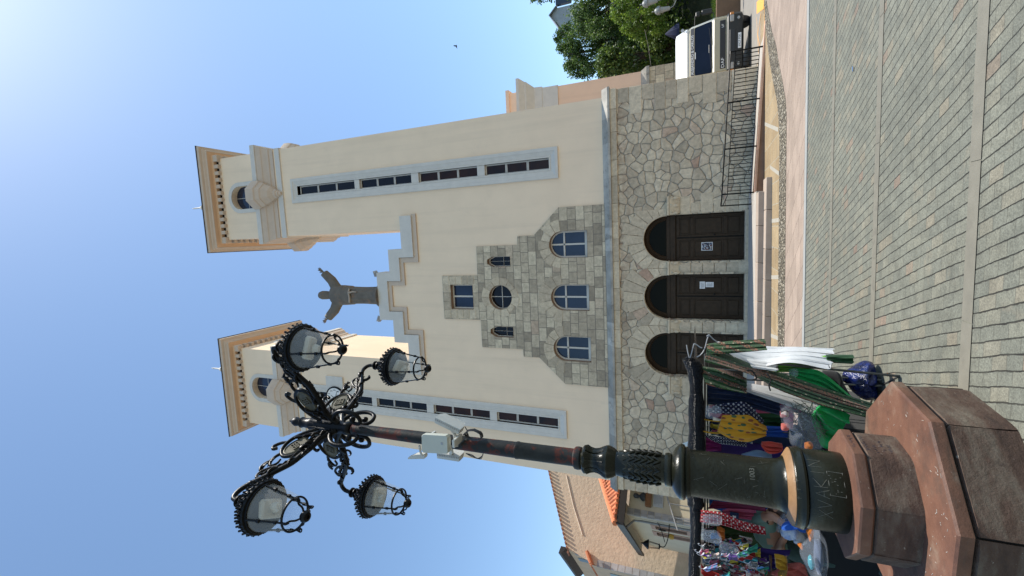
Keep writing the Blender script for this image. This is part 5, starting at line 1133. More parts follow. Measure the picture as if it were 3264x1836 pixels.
b = MB(); b.tube(S2([(.1, .07, 1.54), (.72, .1, 1.62)]), .01, 5); b.tube(S2([(-.75, .07, 1.54), (-.1, .1, 1.6)]), .01, 5); b.build('wiper', BLK, wsn)
b = tb(-.86, .86, -.015, .05, .98, 1.2, .01); gr = b.build('grille', plain('black_grille', (.012, .012, .016), .4, .2), truck, 20)
for s_, xx, sz in (('DAF', -.66, .17), ('LF', .66, .12)):
    tx = text_mb(s_, sz, lambda u, v: Vector((TRX+xx+u, TRY-.018, tg+1.09+v)), sx=1.15); tx.build('lettering', WHP, gr, 0)
b = MB(); b.loft([S2(sec(*q)) for q in ((.95, .05, 1.2, .3), (1.04, -.1, 1.2, .36), (1.07, -.12, 1.2, .5), (1.07, -.12, 1.2, .88), (1.03, -.05, 1.2, .93))]); bump_ = b.build('bumper', DKP, truck, 25)
b = tb(-.45, .45, -.14, .0, .62, .84, .02); b.build('bumper_grille', plain('black_slot', (.015, .017, .02), .5), bump_, 20)
LENS = plain('lamp_lens', (.35, .34, .32), .12, .15, 12); AMB = plain('amber_lens', (.5, .18, .04), .2, .1)
for s in (-1, 1):
    b = MB(); b.box(TRX+s*.83-.13, TRX+s*.83+.13, TRY-.135, TRY, tg+.66, tg+.84, bev=.03); hl = b.build('headlight', LENS, truck, 25)
    b = MB(); b.box(TRX+s*1.0-.05, TRX+s*1.0+.05, TRY-.115, TRY, tg+.68, tg+.82, bev=.02); b.build('indicator', AMB, hl, 20)
    b = MB(); b.lathe([(.0, 0), (.05, .0), (.055, .03), (0, .04)], seg=12, M4=Matrix.Translation((TRX+s*.8, TRY-.12, tg+.5)) @ Matrix.Rotation(R(90), 4, 'X')); b.build('fog_lamp', LENS, truck)
    b = MB(); b.box(TRX+s*1.36-.1, TRX+s*1.36+.1, TRY+.2, TRY+.28, tg+1.5, tg+1.92, bev=.03); b.box(TRX+s*1.34-.09, TRX+s*1.34+.09, TRY+.2, TRY+.28, tg+1.98, tg+2.16, bev=.03); mr = b.build('wing_mirror', DKP, truck, 25)
    b = MB(); b.tube(S2([(s*1.0, .38, 2.2), (s*1.3, .26, 2.18), (s*1.38, .26, 1.8), (s*1.3, .26, 1.46), (s*1.04, .2, 1.42)]), .016, 6); b.build('mirror_arm', DKP, mr)
    for yy in (.75, 5.6):
        b = MB(); M4 = Matrix.Translation((TRX+s*.9, TRY+yy, tg+.42)) @ Matrix.Rotation(R(90), 4, 'Y'); b.lathe([(.2, -.13), (.38, -.13), (.42, -.1), (.42, .1), (.38, .13), (.2, .13)], seg=28, M4=M4); wh = b.build('wheel', BLK, truck, 35)
        b = MB(); b.lathe([(0, -.1), (.08, -.12), (.22, -.09), (.24, -.11), (.24, .11), (.22, .09), (.08, .12), (0, .1)], seg=24, M4=M4); b.build('rim', STEEL, wh, 35)
    b = MB(); b.loft([S2([(s*1.055, .5, 1.5), (s*1.055, 1.5, 1.5), (s*1.0, 1.5, 2.2), (s*1.0, .68, 2.2)]), S2([(s*1.066, .5, 1.5), (s*1.066, 1.5, 1.5), (s*1.012, 1.5, 2.2), (s*1.012, .68, 2.2)])], cap0=False); b.build('side_window', GLASS, truck, 0)
    b = MB(); b.lathe([(.02, .0), (.025, .18), (.06, .3), (.065, .31)], seg=14, M4=Matrix.Translation((TRX+s*.93, TRY+.75, tg+2.62)) @ Matrix.Rotation(R(75), 4, 'X')); b.build('air_horn', STEEL, truck)
b = tb(-.27, .27, -.145, -.12, .40, .52, .004); pt = b.build('number_plate', WHP, bump_, 0)
tx = text_mb('6927 FSK', .12, lambda u, v: Vector((TRX+u, TRY-.148, tg+.46+v)), sx=.95); tx.build('plate_number', BLK, pt, 0) if False else tx.build('plate_number', BLK, bump_, 0)
b = MB(); b.box(TRX-1.08, TRX+1.08, TRY+1.9, TRY+7.5, tg+.9, tg+2.5, bev=.03); b.build('cargo_body', plain('grey_cargo_side', (.35, .35, .33), .6, .08), truck, 20)
b = MB(); b.box(TRX-.4, TRX+.4, TRY+.3, TRY+7.4, tg+.5, tg+.9, bev=.03); b.build('chassis', DKP, truck, 20)
truck.scale = (1.13, 1, 1)
# ---------------------------------------------------------------- right edge: street lamp with three lanterns, wall, hillside, trees, far house
sl = empty('street_lamp', (11.6, 27.0, gz(11.6, 27)), 'distant grey lamp post with three small lanterns behind the truck', 'street lamp')
px0 = at(2140, 5, 27.0); GREYP = plain('grey_green_paint', (.2, .215, .21), .45, .1, 5); FROST = plain('frosted_glass', (.26, .275, .265), .3, .08, 8)
lb = Vector((px0.x+.25, 27, 0))
b = MB(); b.lathe([(.16, gz(11, 27)), (.16, .6), (.1, .8), (.08, 1.2), (.06, 1.3), (.05, 3.4), (.07, 3.45), (.05, 3.6)], lb, 14); b.build('post', GREYP, sl)
for i, (dx, dz) in enumerate(((-.62, 0), (.38, 0), (-.12, .62))):
    c = Vector((lb.x+dx, 27-.15, 0)); z0 = at(2118, 20, 27).z-.3+dz
    b = MB(); b.lathe([(.05, z0), (.09, z0+.02), (.15, z0+.5), (.18, z0+.52)], c, 12); g_ = b.build('lantern', FROST, sl, 30)
    b = MB(); b.lathe([(.2, z0+.5), (.22, z0+.53), (.2, z0+.65), (.12, z0+.76), (.03, z0+.8), (.03, z0+.9), (0, z0+.93)], c, 14); b.build('lantern_cap', GREYP, g_, 40)
    b = MB(); b.tube(spline([c+Vector((0, 0, z0)), c+Vector((-dx*.2, 0, z0-.2)), Vector((lb.x, 27, z0-.35-dz*.5))], 5), .025, 6); b.build('lamp_arm', GREYP, sl)
wb = empty('low_wall', (14, 26, gz(14, 26)), 'brown garden wall right of the truck with grass on top', 'low wall')
b = MB(); b.box(9.9, 30, 28.6, 29.2, -1, .95, bev=.04); b.build('wall_face', plain('brown_garden_wall', (.16, .1, .06), .9, .25, 2, .01, 20), wb, 20)
GR = m_foliage('grass_blades', (.07, .13, .015), (.2, .3, .03)); random.seed(30)
b = MB()
for i in range(3500):
    x, y = random.uniform(9.9, 26), random.uniform(28.7, 33); p = Vector((x, y, .93)); d = Vector((random.uniform(-.08, .08), random.uniform(-.08, .08), random.uniform(.12, .3))); s_ = Vector((random.uniform(-.03, .03), random.uniform(-.03, .03), 0))
    b.add([p-s_, p+s_, p+d], [(0, 1, 2)], random.random())
b.box(9.9, 40, 29.2, 40, .5, .93); tag(b.build('grass', GR, smooth=0), kind='stuff')
HILLM = plain('dark_undergrowth', (.022, .032, .012), .95, .4, .8, .2, 2)
b = MB(); n = 24
rows = []
for j, (y, z) in enumerate(((36, -.3), (40, 2.0), (46, 4.5), (56, 8), (80, 15), (110, 22), (150, 24))):
    rows.append([Vector((10+i*6, y, z+ (2.0*noise.noise(Vector((i*.5, j, 0))) if j else 0)-max(0, (14-(10+i*6)))*.3)) for i in range(n)])
b.loft(rows, False); tag(b.build('hillside', HILLM, smooth=60), kind='structure')
def leaves(bm, c, rad, n, size, droop=0.0, rnd=random):
    for _ in range(n):
        v = Vector((rnd.gauss(0, 1), rnd.gauss(0, 1), rnd.gauss(0, 1))).normalized()*(rnd.random()**.4)
        p = Vector((c[0]+v.x*rad[0], c[1]+v.y*rad[1], c[2]+v.z*rad[2]))
        d = Vector((rnd.uniform(-1, 1), rnd.uniform(-1, 1), rnd.uniform(-1, .6)-droop)).normalized(); s_ = d.orthogonal().normalized(); s_.rotate(Matrix.Rotation(rnd.uniform(0, 6.28), 3, d))
        L = size*rnd.uniform(.6, 1.4); W_ = L*.42
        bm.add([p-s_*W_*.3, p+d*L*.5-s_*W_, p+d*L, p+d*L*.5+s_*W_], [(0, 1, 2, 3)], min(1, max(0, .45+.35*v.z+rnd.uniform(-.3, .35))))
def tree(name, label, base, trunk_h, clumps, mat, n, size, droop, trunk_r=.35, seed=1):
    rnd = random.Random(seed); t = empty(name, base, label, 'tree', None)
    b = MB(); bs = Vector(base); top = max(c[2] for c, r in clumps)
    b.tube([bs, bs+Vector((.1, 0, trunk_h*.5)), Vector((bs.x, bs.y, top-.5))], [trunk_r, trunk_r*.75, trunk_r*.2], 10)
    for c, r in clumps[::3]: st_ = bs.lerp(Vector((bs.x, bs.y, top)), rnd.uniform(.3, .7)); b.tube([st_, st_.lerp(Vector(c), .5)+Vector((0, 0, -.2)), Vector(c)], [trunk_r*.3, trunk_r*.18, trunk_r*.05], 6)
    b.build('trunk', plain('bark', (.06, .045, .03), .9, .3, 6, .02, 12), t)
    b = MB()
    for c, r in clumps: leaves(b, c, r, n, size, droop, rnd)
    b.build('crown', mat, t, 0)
FOL1 = m_foliage('dark_cypress_leaves', (.06, .115, .02), (.19, .29, .055)); FOL2 = m_foliage('fresh_leaves', (.09, .17, .015), (.27, .40, .04)); FOL3 = m_foliage('glossy_leaves', (.06, .11, .018), (.23, .33, .06))
def clumpset(seed, cx, cy, z0, z1, hw, n, r, shape):
    rnd = random.Random(seed); out = []
    for _ in range(n):
        z = rnd.uniform(z0, z1); k = shape((z-z0)/(z1-z0)); a_ = rnd.uniform(0, 6.283); q = hw*k*math.sqrt(rnd.uniform(.25, 1)); rr_2 = r*rnd.uniform(.65, 1.35)
        out.append(((cx+q*math.cos(a_), cy+q*math.sin(a_), z), (rr_2, rr_2, rr_2*1.25)))
    return out
dome = lambda t: math.sqrt(max(.05, 1-(2*t-.8)**2*.6)) if t < .9 else .5
T1 = at(1830, 190, 46); T2 = at(1820, 60, 42); T3 = at(1960, 30, 34); T4 = at(1930, 215, 40)
def droop(cl, k=1.5): return [(c, (r[0]*.8, r[1]*.8, r[2]*k)) for c, r in cl]
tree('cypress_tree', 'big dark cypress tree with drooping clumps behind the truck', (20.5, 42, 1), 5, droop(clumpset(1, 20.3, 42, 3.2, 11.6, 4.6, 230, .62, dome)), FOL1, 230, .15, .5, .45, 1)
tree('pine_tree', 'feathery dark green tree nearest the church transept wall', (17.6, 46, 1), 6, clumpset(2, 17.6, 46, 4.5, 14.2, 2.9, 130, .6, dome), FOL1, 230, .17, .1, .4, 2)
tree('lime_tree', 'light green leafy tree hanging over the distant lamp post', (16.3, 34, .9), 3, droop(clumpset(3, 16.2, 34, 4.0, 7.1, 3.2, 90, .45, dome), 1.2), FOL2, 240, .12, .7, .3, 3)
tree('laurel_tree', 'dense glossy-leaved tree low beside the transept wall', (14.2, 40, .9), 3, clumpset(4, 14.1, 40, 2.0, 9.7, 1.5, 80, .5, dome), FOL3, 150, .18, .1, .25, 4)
b = MB(); rnd = random.Random(40)
for i in range(90): leaves(b, (rnd.uniform(12, 34), rnd.uniform(37, 41), rnd.uniform(.5, 6.2)), (1.2, .8, .9), 130, .22, .2, rnd)
tag(b.build('undergrowth', FOL1, smooth=0), kind='stuff')
fh = at(1785, 45, 95); far = empty('far_house', (fh.x, 95, 15), 'small grey gabled house on the hill above the trees', 'house')
b = MB(); b.poly([(-1.5, -6), (1.5, -6), (1.5, .9), (0, 2.0), (-1.5, .9)], [], lambda u, v, d: Vector((fh.x+u, 95+d+u*.3, fh.z+v)), 9, back=True); b.build('wall', plain('pale_grey_wall', (.42, .44, .45), .9, .05), far, 0)
b = MB(); b.loft([[Vector((fh.x+u, 94.4+dd+u*.3, fh.z+v)) for u, v in ((-1.75, .75), (0, 2.05), (1.75, .75), (1.75, .9), (0, 2.25), (-1.75, .9))] for dd in (0, 9.5)]); b.build('roof', plain('grey_roof', (.3, .3, .31), .8), far, 0)
b = MB(); b.box(fh.x+2.0, fh.x+5.5, 95.2, 96, fh.z-2.2, fh.z+.9); b.build('glazed_porch', GLASSBLUE, far, 0)
fs_ = at(1775, 90, 90); tree('small_tree', 'small round dark tree beside the far grey house', (fs_.x-.5, 90, 14), 3, clumpset(5, fs_.x-1.6, 90, fs_.z-2.5, fs_.z+.3, 1.6, 14, .7, dome), FOL1, 60, .4, 0, .2, 5)
fs_ = at(1735, 5, 90); tree('small_tree', 'dark tree crown at the right margin above the far house', (fs_.x+1.5, 90, 14), 5, clumpset(6, fs_.x+1.3, 90, fs_.z-2.0, fs_.z+2.2, 1.3, 16, .7, dome), FOL1, 60, .4, 0, .2, 6)
# parasol seen in the shade behind the truck, bird, overhead wire
pp = at(2140, 105, 33); pa = empty('parasol', (pp.x, 33, .5), 'closed dark blue parasol in the shade behind the truck', 'parasol')
b = MB(); b.lathe([(.55, pp.z-.5), (.5, pp.z-.3), (.06, pp.z+.35), (0, pp.z+.4)], (pp.x, 33, 0), 8); b.build('canopy', plain('navy_canvas', (.006, .012, .05), .8), pa, 20)
b = MB(); b.tube([(pp.x, 33, .5), (pp.x, 33, pp.z)], .03, 6); b.build('pole', STEEL, pa)
bp = at(1455, 148, 40); b = MB()
b.loft([[bp+Vector((t*.32-.16, 0, 0))+Vector((0, math.cos(q)*r_, math.sin(q)*r_)) for q in (2*math.pi*i/8 for i in range(8))] for t, r_ in ((0, .01), (.3, .05), (.6, .06), (.85, .035), (1, .01))])
for s in (-1, 1): b.add([bp+Vector((-.04, s*.03, .02)), bp+Vector((.1, s*.03, .02)), bp+Vector((.05, s*.26, .16)), bp+Vector((-.1, s*.42, .08)), bp+Vector((-.04, s*.03, -.01))], [(0, 1, 2, 3), (4, 3, 2, 1)])
tag(b.build('bird', BLK), 'tiny dark bird flying high in the blue sky', 'bird')
b = MB(); b.tube([at(2055, 95, 30), at(2065, 140, 31), at(2075, 210, 32)], .012, 5); tag(b.build('overhead_wire', STEEL), 'thin pale wire crossing in front of the dark trees', 'wire')
# ---------------------------------------------------------------- clothes stall
E_ = lambda x, y: (2100+x/3.22, 1050+y/3.22)
N_ = lambda x, y: (2150+x/4.674, 1150+y/4.674)
Q_ = lambda x, y: (2200+x/5.855, 1600+y/5.855)
R_ = lambda x, y: (2450+x/4.025, 1100+y/4.025)
TARP = NT('black_tarpaulin'); TARP.base(TARP.ramp(TARP.noise(14, 6, .7), [(.35, (.003, .003, .004)), (.8, (.012, .013, .017))])); TARP.set(Roughness=.2); TARP.b.inputs['Specular IOR Level'].default_value = .2; TARP.bump(TARP.noise(60, 4, .8), .03, 1.0); TARP = TARP.m
stall = empty('market_stall', (-2.9, 6.2, gz(-2.9, 6.2)), 'clothes market stall with a rolled black tarpaulin roof edge and thin metal poles', 'market stall')
SYF = 5.15
random.seed(50)
b = MB(); P = [at(*p, SYF) for p in (E_(310, 275), E_(370, 420), E_(385, 700), E_(385, 1000), E_(385, 1240), (2212, 1500), (2217, 1600), (2218, 1690), (2215, 1760), (2212, 1836), (2210, 1990))]
P = spline(P, 10); rings = []
for i, p in enumerate(P):
    t = i/(len(P)-1); ro = .052+.02*noise.noise(Vector((t*9, 0, 0)))+(.012 if t < .62 else -.004); k = (.25 if i == 0 else .6 if i < 3 else 1)
    rings.append([p+Vector((0, math.cos(a)*ro*1.1*k, math.sin(a)*ro*1.25*k*(1+.12*noise.noise(Vector((t*40, math.cos(a)*2, math.sin(a)*2)))))) for a in (2*math.pi*j/20 for j in range(20))])
b.loft(rings); b.build('rolled_tarpaulin', TARP, stall, 60)
b = MB(); n = 14
b.loft([[Vector((x, y, 1.80+.02*math.sin(x*5+y*2)-.03*abs(y-6.4))) for y in (5.18, 5.7, 6.3, 6.9, 7.5)] for x in [-1.45-.32*i for i in range(n)]], False); b.build('roof_sheet', TARP, stall, 60)
DKM = plain('dark_grey_pole', (.10, .10, .095), .4, .15, 8, metal=.5)
def pole(p, q, r=.011, name='pole'): b_ = MB(); b_.tube([p, q], r, 6); return b_.build(name, DKM, stall)
f1, f2, f3 = onground(*E_(2470, 480)), onground(*E_(2285, 520)), onground(*E_(2290, 575))
pole(f1, at(*E_(1190, 350), f1.y), .014); pole(f2, f2+Vector((-.02, .1, 1.6)), .011); pole(f3+Vector((0, -.02, 0)), f3+Vector((-.05, 0, 1.7)), .011)
pole(f2+Vector((0, 0, .02)), f2+Vector((-.9, .6, .02)), .01, 'foot_bar'); pole(f1, f3, .01, 'foot_bar')
for x in (-2.75, -4.1): pole(Vector((x, 5.6, gz(x, 5.6))), Vector((x, 5.4, 1.78)), .013)
pole(Vector((-1.35, 5.28, 1.66)), Vector((-4.9, 5.28, 1.66)), .011, 'hanging_rail'); pole(Vector((-1.7, 6.3, 1.62)), Vector((-4.9, 6.3, 1.62)), .011, 'hanging_rail')
b = MB()
for pts in ([(285, 160), (300, 240), (320, 290), (350, 190), (362, 150), (385, 155), (420, 180), (445, 190)], [(390, 285), (430, 260), (470, 200), (500, 90), (520, 55), (490, 70)], [(520, 60), (560, 100), (600, 130)]): b.tube(spline([at(*E_(*p), 5.1) for p in pts], 5), .006, 6)
b.build('metal_hook', STEEL, stall)
def garment(name, rows, y, mat, label, cat, cv=E_, folds=6, amp=.02, th=.012, group=None, ncol=26, nrow=22, fringe=0, seed=0, sag=0.0, yb=None, yr=0.0):
    """cloth hung at depth y: rows = (right edge point, left edge point) from the top down"""
    rnd = random.Random(seed+len(rows)); L = [at(*cv(*r[0]), y+yr) for r in rows]; Rr = [at(*cv(*r[1]), y) for r in rows]
    n = max(1, nrow//max(1, len(rows)-1)); L, Rr = spline(L, n), spline(Rr, n); m_ = len(L); ph = rnd.uniform(0, 6); b = MB(); F = []; B = []
    for i in range(m_):
        v = i/(m_-1); fr, bk = [], []
        for j in range(ncol+1):
            u = j/ncol; p = L[i].lerp(Rr[i], u)
            d = amp*(.35+.65*v)*(math.sin(u*folds*6.283+ph+1.2*math.sin(v*3+ph))+.45*math.sin(u*folds*2.3*6.283+v*4))+sag*math.sin(math.pi*u)
            e = (1-abs(2*u-1)**6); p = p+Vector((0, d*e+(yb or 0)*v, .006*noise.noise(Vector((u*7, v*7, ph)))))
            if fringe and i == m_-1: p.z -= fringe*((j % 2)*.6+.4)*rnd.random()
            fr.append(p-Vector((0, th*e, 0))); bk.append(p+Vector((0, th*e+.001, 0)))
        F.append(fr); B.append(bk[::-1])
    b.loft([f+k for f, k in zip(F, B)], True)
    o = b.build(name, mat, smooth=60); return tag(o, label, cat, group)
GC = 'clothes hanging on the market stall'
PAIS = m_cloth('paisley_cloth', (.01, .095, .018), 'paisley', (.27, .105, .055), (.55, .42, .26), 15.0); WHC = m_cloth('white_cloth', (.82, .82, .82), thin=.3); GRN = m_cloth('green_cloth', (.016, .46, .12), thin=.45); LGRN = m_cloth('lime_cloth', (.16, .42, .05)); DGRN = m_cloth('dark_green_cloth', (.01, .07, .018))
NAVY = m_cloth('navy_cloth', (.012, .028, .085)); DOT = m_cloth('navy_dot_cloth', (.012, .014, .06), 'dots', (.6, .6, .62), None, 20.0); DOT2 = m_cloth('small_dot_cloth', (.012, .014, .05), 'dots', (.6, .6, .62), None, 38.0)
YEL = m_cloth('yellow_leaf_cloth', (.62, .30, .012), 'leaf', (.06, .12, .05), (.25, .07, .02), 13.0); BLUE = m_cloth('blue_cloth', (.01, .08, .4)); PUR = m_cloth('purple_cloth', (.04, .015, .16)); PNK = m_cloth('pink_cloth', (.62, .12, .22)); MAG = m_cloth('magenta_cloth', (.3, .02, .2))
REDDOT = m_cloth('red_dot_cloth', (.42, .012, .02), 'dots', (.7, .6, .55), None, 26.0); REDC = m_cloth('red_cloth', (.5, .02, .012)); ORG = m_cloth('orange_cloth', (.6, .17, .01)); MUST = m_cloth('mustard_cloth', (.5, .26, .01)); COR = m_cloth('coral_cloth', (.55, .13, .1)); GREYC = m_cloth('grey_cloth', (.2, .22, .26)); BLKC = m_cloth('black_cloth', (.004, .004, .005)); OLIV = m_cloth('olive_cloth', (.03, .06, .012)); CRIM = m_cloth('crimson_cloth', (.22, .012, .06)); BRN = m_cloth('brown_cloth', (.12, .05, .025))
STRI = m_cloth('striped_cloth', (.45, .03, .03), 'stripes', (.7, .66, .62), (.6, .3, .02), 5.5); PRIN = m_cloth('print_cloth', (.3, .05, .07), 'print', (.5, .25, .25), (.05, .2, .2), 34.0); PRIN2 = m_cloth('floral_cloth', (.4, .18, .18), 'print', (.6, .5, .45), (.3, .03, .04), 28.0); JEAN = m_cloth('pale_denim', (.22, .32, .45))
garment('scarf', [((480, 150), (520, 250)), ((700, 122), (740, 246)), ((1085, 97), (1112, 212))], 5.06, PAIS, 'short dark paisley scarf folded over the right end of the stall rail', 'scarf', folds=3, amp=.018, group=GC, seed=1, yr=.15)
garment('trousers', [((600, 125), (700, 235)), ((1110, 172), (960, 385)), ((1450, 180), (1340, 340)), ((1790, 197), (1730, 408))], 5.2, WHC, 'white fringed cotton trousers under the short paisley scarf at the stall end', 'trousers', folds=4, amp=.03, th=.004, yr=.55, fringe=.03, group=GC, seed=2)
garment('trouser_leg', [((900, 300), (960, 395)), ((1190, 345), (1205, 430))], 5.12, WHC, 'shorter white cloth tail hanging beside the fringed trousers', 'cloth', folds=3, amp=.02, fringe=.03, yr=.2, group=GC, seed=3, nrow=12)
dr = garment('dress', [((500, 165), (470, 330)), ((900, 335), (900, 450)), ((1050, 400), (1090, 540)), ((1300, 460), (1200, 610)), ((1700, 600), (1640, 770)), ((2215, 765), (2150, 912))], 4.92, PAIS, 'long dark paisley dress tied at the waist hanging in front of the stall', 'dress', folds=5, amp=.03, th=.03, group=GC, seed=4, nrow=40, yr=.3)
b = MB(); q0, q1 = at(*E_(900, 440), 4.85), at(*E_(1130, 600), 4.85); b.tube(spline([at(*E_(*p), 4.84) for p in ((900, 420), (960, 430), (1000, 500), (960, 520))], 5), .008, 6); b.tube(spline([at(*E_(*p), 4.84) for p in ((1110, 450), (1150, 520), (1130, 570), (1145, 630))], 5), .007, 6)
tag(b.build('belt', BLKC), 'thin dark cords tied around the long paisley dress', 'belt')
garment('blouse', [((430, 375), (480, 560)), ((700, 420), (640, 610)), ((900, 500), (900, 660))], 5.0, PAIS, 'green paisley blouse next to the long tied dress', 'blouse', folds=4, amp=.025, th=.02, group=GC, seed=5, yr=.25)
garment('skirt', [((790, 530), (900, 640)), ((1150, 590), (1130, 720)), ((1740, 715), (1640, 890))], 5.08, WHC, 'white fringed skirt crossing below the paisley blouse', 'skirt', folds=4, amp=.025, th=.004, yr=.4, fringe=.03, group=GC, seed=6)
garment('dress', [((1330, 395), (1350, 500)), ((1480, 385), (1500, 560)), ((1640, 395), (1700, 640)), ((1960, 650), (1900, 760))], 5.5, GRN, 'bright green dress behind the long paisley dress', 'dress', folds=4, amp=.05, th=.03, group=GC, seed=7, yb=-.25)
garment('dress', [((1650, 780), (1560, 900)), ((1800, 770), (1660, 1180)), ((1965, 880), (1790, 1240))], 5.0, GRN, 'bright green skirt length spread by the upper plinth', 'dress', folds=3, amp=.04, th=.02, group=GC, seed=8)
garment('top', [((1200, 320), (1180, 440)), ((1480, 300), (1450, 430)), ((1720, 265), (1740, 360))], 5.5, LGRN, 'lime green top behind the white fringed trousers', 'top', folds=5, amp=.04, group=GC, seed=9)
garment('sleeve', [((1720, 258), (1720, 340)), ((1995, 260), (1985, 355))], 5.45, DGRN, 'dark green garment end sticking out below the white trousers', 'cloth', folds=2, amp=.02, th=.03, group=GC, seed=10, nrow=10)
garment('dress', [((500, 555), (500, 770)), ((880, 600), (880, 800)), ((1240, 700), (1240, 880))], 5.42, NAVY, 'plain navy blue dress between the paisley blouse and polka dot dress', 'dress', folds=4, amp=.03, group=GC, seed=11)
garment('dress', [((590, 770), (480, 850)), ((760, 752), (760, 880)), ((900, 755), (900, 920)), ((1080, 930), (1060, 975))], 5.32, DOT, 'navy dress with large white polka dots', 'dress', folds=3, amp=.02, group=GC, seed=12)
garment('dress', [((650, 880), (600, 1050)), ((770, 878), (740, 1125)), ((920, 880), (900, 1155)), ((1000, 930), (1000, 1130)), ((1110, 1000), (1095, 1085))], 5.12, YEL, 'mustard yellow dress printed with green leaves', 'dress', folds=3, amp=.025, th=.02, group=GC, seed=13)
b = MB(); b.tube([at(*E_(*p), 5.14) for p in ((420, 915), (520, 935), (650, 950))], .006, 5); b.tube([at(*E_(*p), 5.14) for p in ((415, 1035), (520, 1060), (620, 1065), (660, 1040))], .008, 5); tag(b.build('dress_strap', MUST), 'yellow shoulder straps of the leaf print dress on the rail', 'strap')
garment('dress', [((470, 1080), (480, 1100)), ((650, 1110), (620, 1170)), ((900, 1160), (900, 1205))], 5.2, DOT2, 'dark dress with tiny white dots left of the yellow leaf dress', 'dress', folds=3, amp=.015, group=GC, seed=14)
garment('shirt', [((465, 1090), (465, 1250)), ((640, 1140), (640, 1250))], 5.5, MAG, 'magenta shirt in a shiny bag beside the lamp drum', 'shirt', folds=3, amp=.03, group=GC, seed=15, nrow=10)
garment('towel', [((960, 860), (960, 1060)), ((1280, 860), (1280, 1060))], 5.9, DGRN, 'dark green towel hung deep in the stall', 'towel', folds=4, amp=.02, group=GC, seed=16, nrow=10)
garment('towel', [((1100, 990), (1100, 1100)), ((1320, 1000), (1320, 1110))], 5.8, BLUE, 'blue towel lying beside the bag of hangers', 'towel', folds=3, amp=.02, group=GC, seed=17, nrow=10)
garment('cap', [((1060, 1160), (1050, 1190)), ((1130, 1150), (1110, 1262)), ((1210, 1165), (1200, 1265)), ((1268, 1185), (1262, 1225))], 5.1, m_cloth('vermilion_cloth', (.55, .06, .035)), 'small crumpled vermilion cloth hat by the lamp drum', 'hat', folds=3, amp=.03, th=.03, group=GC, seed=18, nrow=14)
garment('jeans', [((850, 1290), (850, 1340)), ((1010, 1240), (1010, 1400)), ((1160, 1290), (1160, 1400))], 5.3, JEAN, 'pale blue jeans peeping out beside the lamp drum', 'jeans', folds=3, amp=.03, th=.04, group=GC, seed=19, nrow=12)
# left of the lamp drum
garment('plank', [((930, -20), (930, 10)), ((1468, 40), (1450, 84))], 5.0, plain('yellow_wood', (.55, .27, .02), .5, .1, 8), 'long narrow yellow board hanging beside the lamp drum', 'board', Q_, folds=.1, amp=.0, th=.012, seed=20, nrow=6)
garment('blouse', [((440, -20), (330, 130)), ((900, 30), (900, 110)), ((1400, 100), (1400, 150))], 5.35, CRIM, 'crimson shiny blouse behind the yellow board', 'blouse', Q_, folds=4, amp=.03, group=GC, seed=21)
garment('jacket', [((600, 150), (640, 240)), ((850, 105), (870, 300)), ((1240, 130), (1120, 320))], 5.5, PNK, 'pink jacket with dark tag behind the red spotted dress', 'jacket', Q_, folds=3, amp=.03, group=GC, seed=22)
b = MB(); c = at(*Q_(825, 265), 5.4); b.box(c.x-.05, c.x+.05, c.y-.01, c.y, c.z-.045, c.z+.045, bev=.004); tg_ = tag(b.build('price_tag', NAVY), 'square dark tag pinned on the pink jacket', 'tag'); b = MB(); b.box(c.x-.012, c.x+.012, c.y-.012, c.y-.01, c.z-.015, c.z+.02); b.build('tag_mark', WHC, tg_, 0)
garment('dress', [((200, 150), (190, 380)), ((420, 170), (430, 400)), ((620, 200), (650, 450)), ((900, 330), (900, 520)), ((1180, 430), (1150, 560)), ((1405, 505), (1400, 590))], 5.05, REDDOT, 'red dress with white polka dots and striped skirt left of the lamp', 'dress', Q_, folds=4, amp=.03, th=.015, group=GC, seed=23, nrow=36)
garment('toy_bag', [((500, 470), (500, 540)), ((560, 460), (540, 640)), ((640, 510), (640, 700))], 5.15, ORG, 'small yellow and orange cloth bag below the red dress', 'bag', Q_, folds=2, amp=.03, th=.03, group=GC, seed=24, nrow=12)
garment('shirt', [((640, 570), (640, 700)), ((930, 590), (940, 720))], 5.4, OLIV, 'dark olive shirt under the red spotted dress', 'shirt', Q_, folds=3, amp=.03, group=GC, seed=25, nrow=12)
garment('scarf', [((900, 620), (960, 740)), ((1160, 690), (1130, 760))], 5.3, PRIN2, 'pale printed scarf above the purple dress', 'scarf', Q_, folds=3, amp=.02, group=GC, seed=26, nrow=10)
garment('dress', [((660, 710), (680, 1050)), ((1000, 780), (960, 1100)), ((1500, 880), (1350, 1250)), ((1900, 900), (1460, 1290))], 5.35, PUR, 'long dark purple dress behind the red scarf', 'dress', Q_, folds=5, amp=.04, group=GC, seed=27)
garment('scarf', [((780, 715), (830, 760)), ((960, 800), (930, 920)), ((1220, 960), (1210, 1040))], 5.1, REDC, 'bright red scarf slanting over the purple dress', 'scarf', Q_, folds=2, amp=.02, group=GC, seed=28)
garment('towel', [((810, 850), (830, 880)), ((940, 930), (920, 1100)), ((1250, 1050), (1260, 1190))], 5.02, STRI, 'towel striped in red white yellow and teal', 'towel', Q_, folds=2, amp=.015, group=GC, seed=29)
garment('shirt', [((230, 900), (230, 1140)), ((560, 950), (590, 1110))], 5.15, GREYC, 'plain grey shirt hung close under the tarpaulin roll', 'shirt', Q_, folds=3, amp=.02, group=GC, seed=30)
garment('hood', [((410, 900), (400, 925)), ((530, 850), (530, 940))], 5.1, m_cloth('teal_cloth', (.01, .22, .22)), 'small teal cloth corner above the grey shirt', 'cloth', Q_, folds=1, amp=.02, group=GC, seed=31, nrow=8)
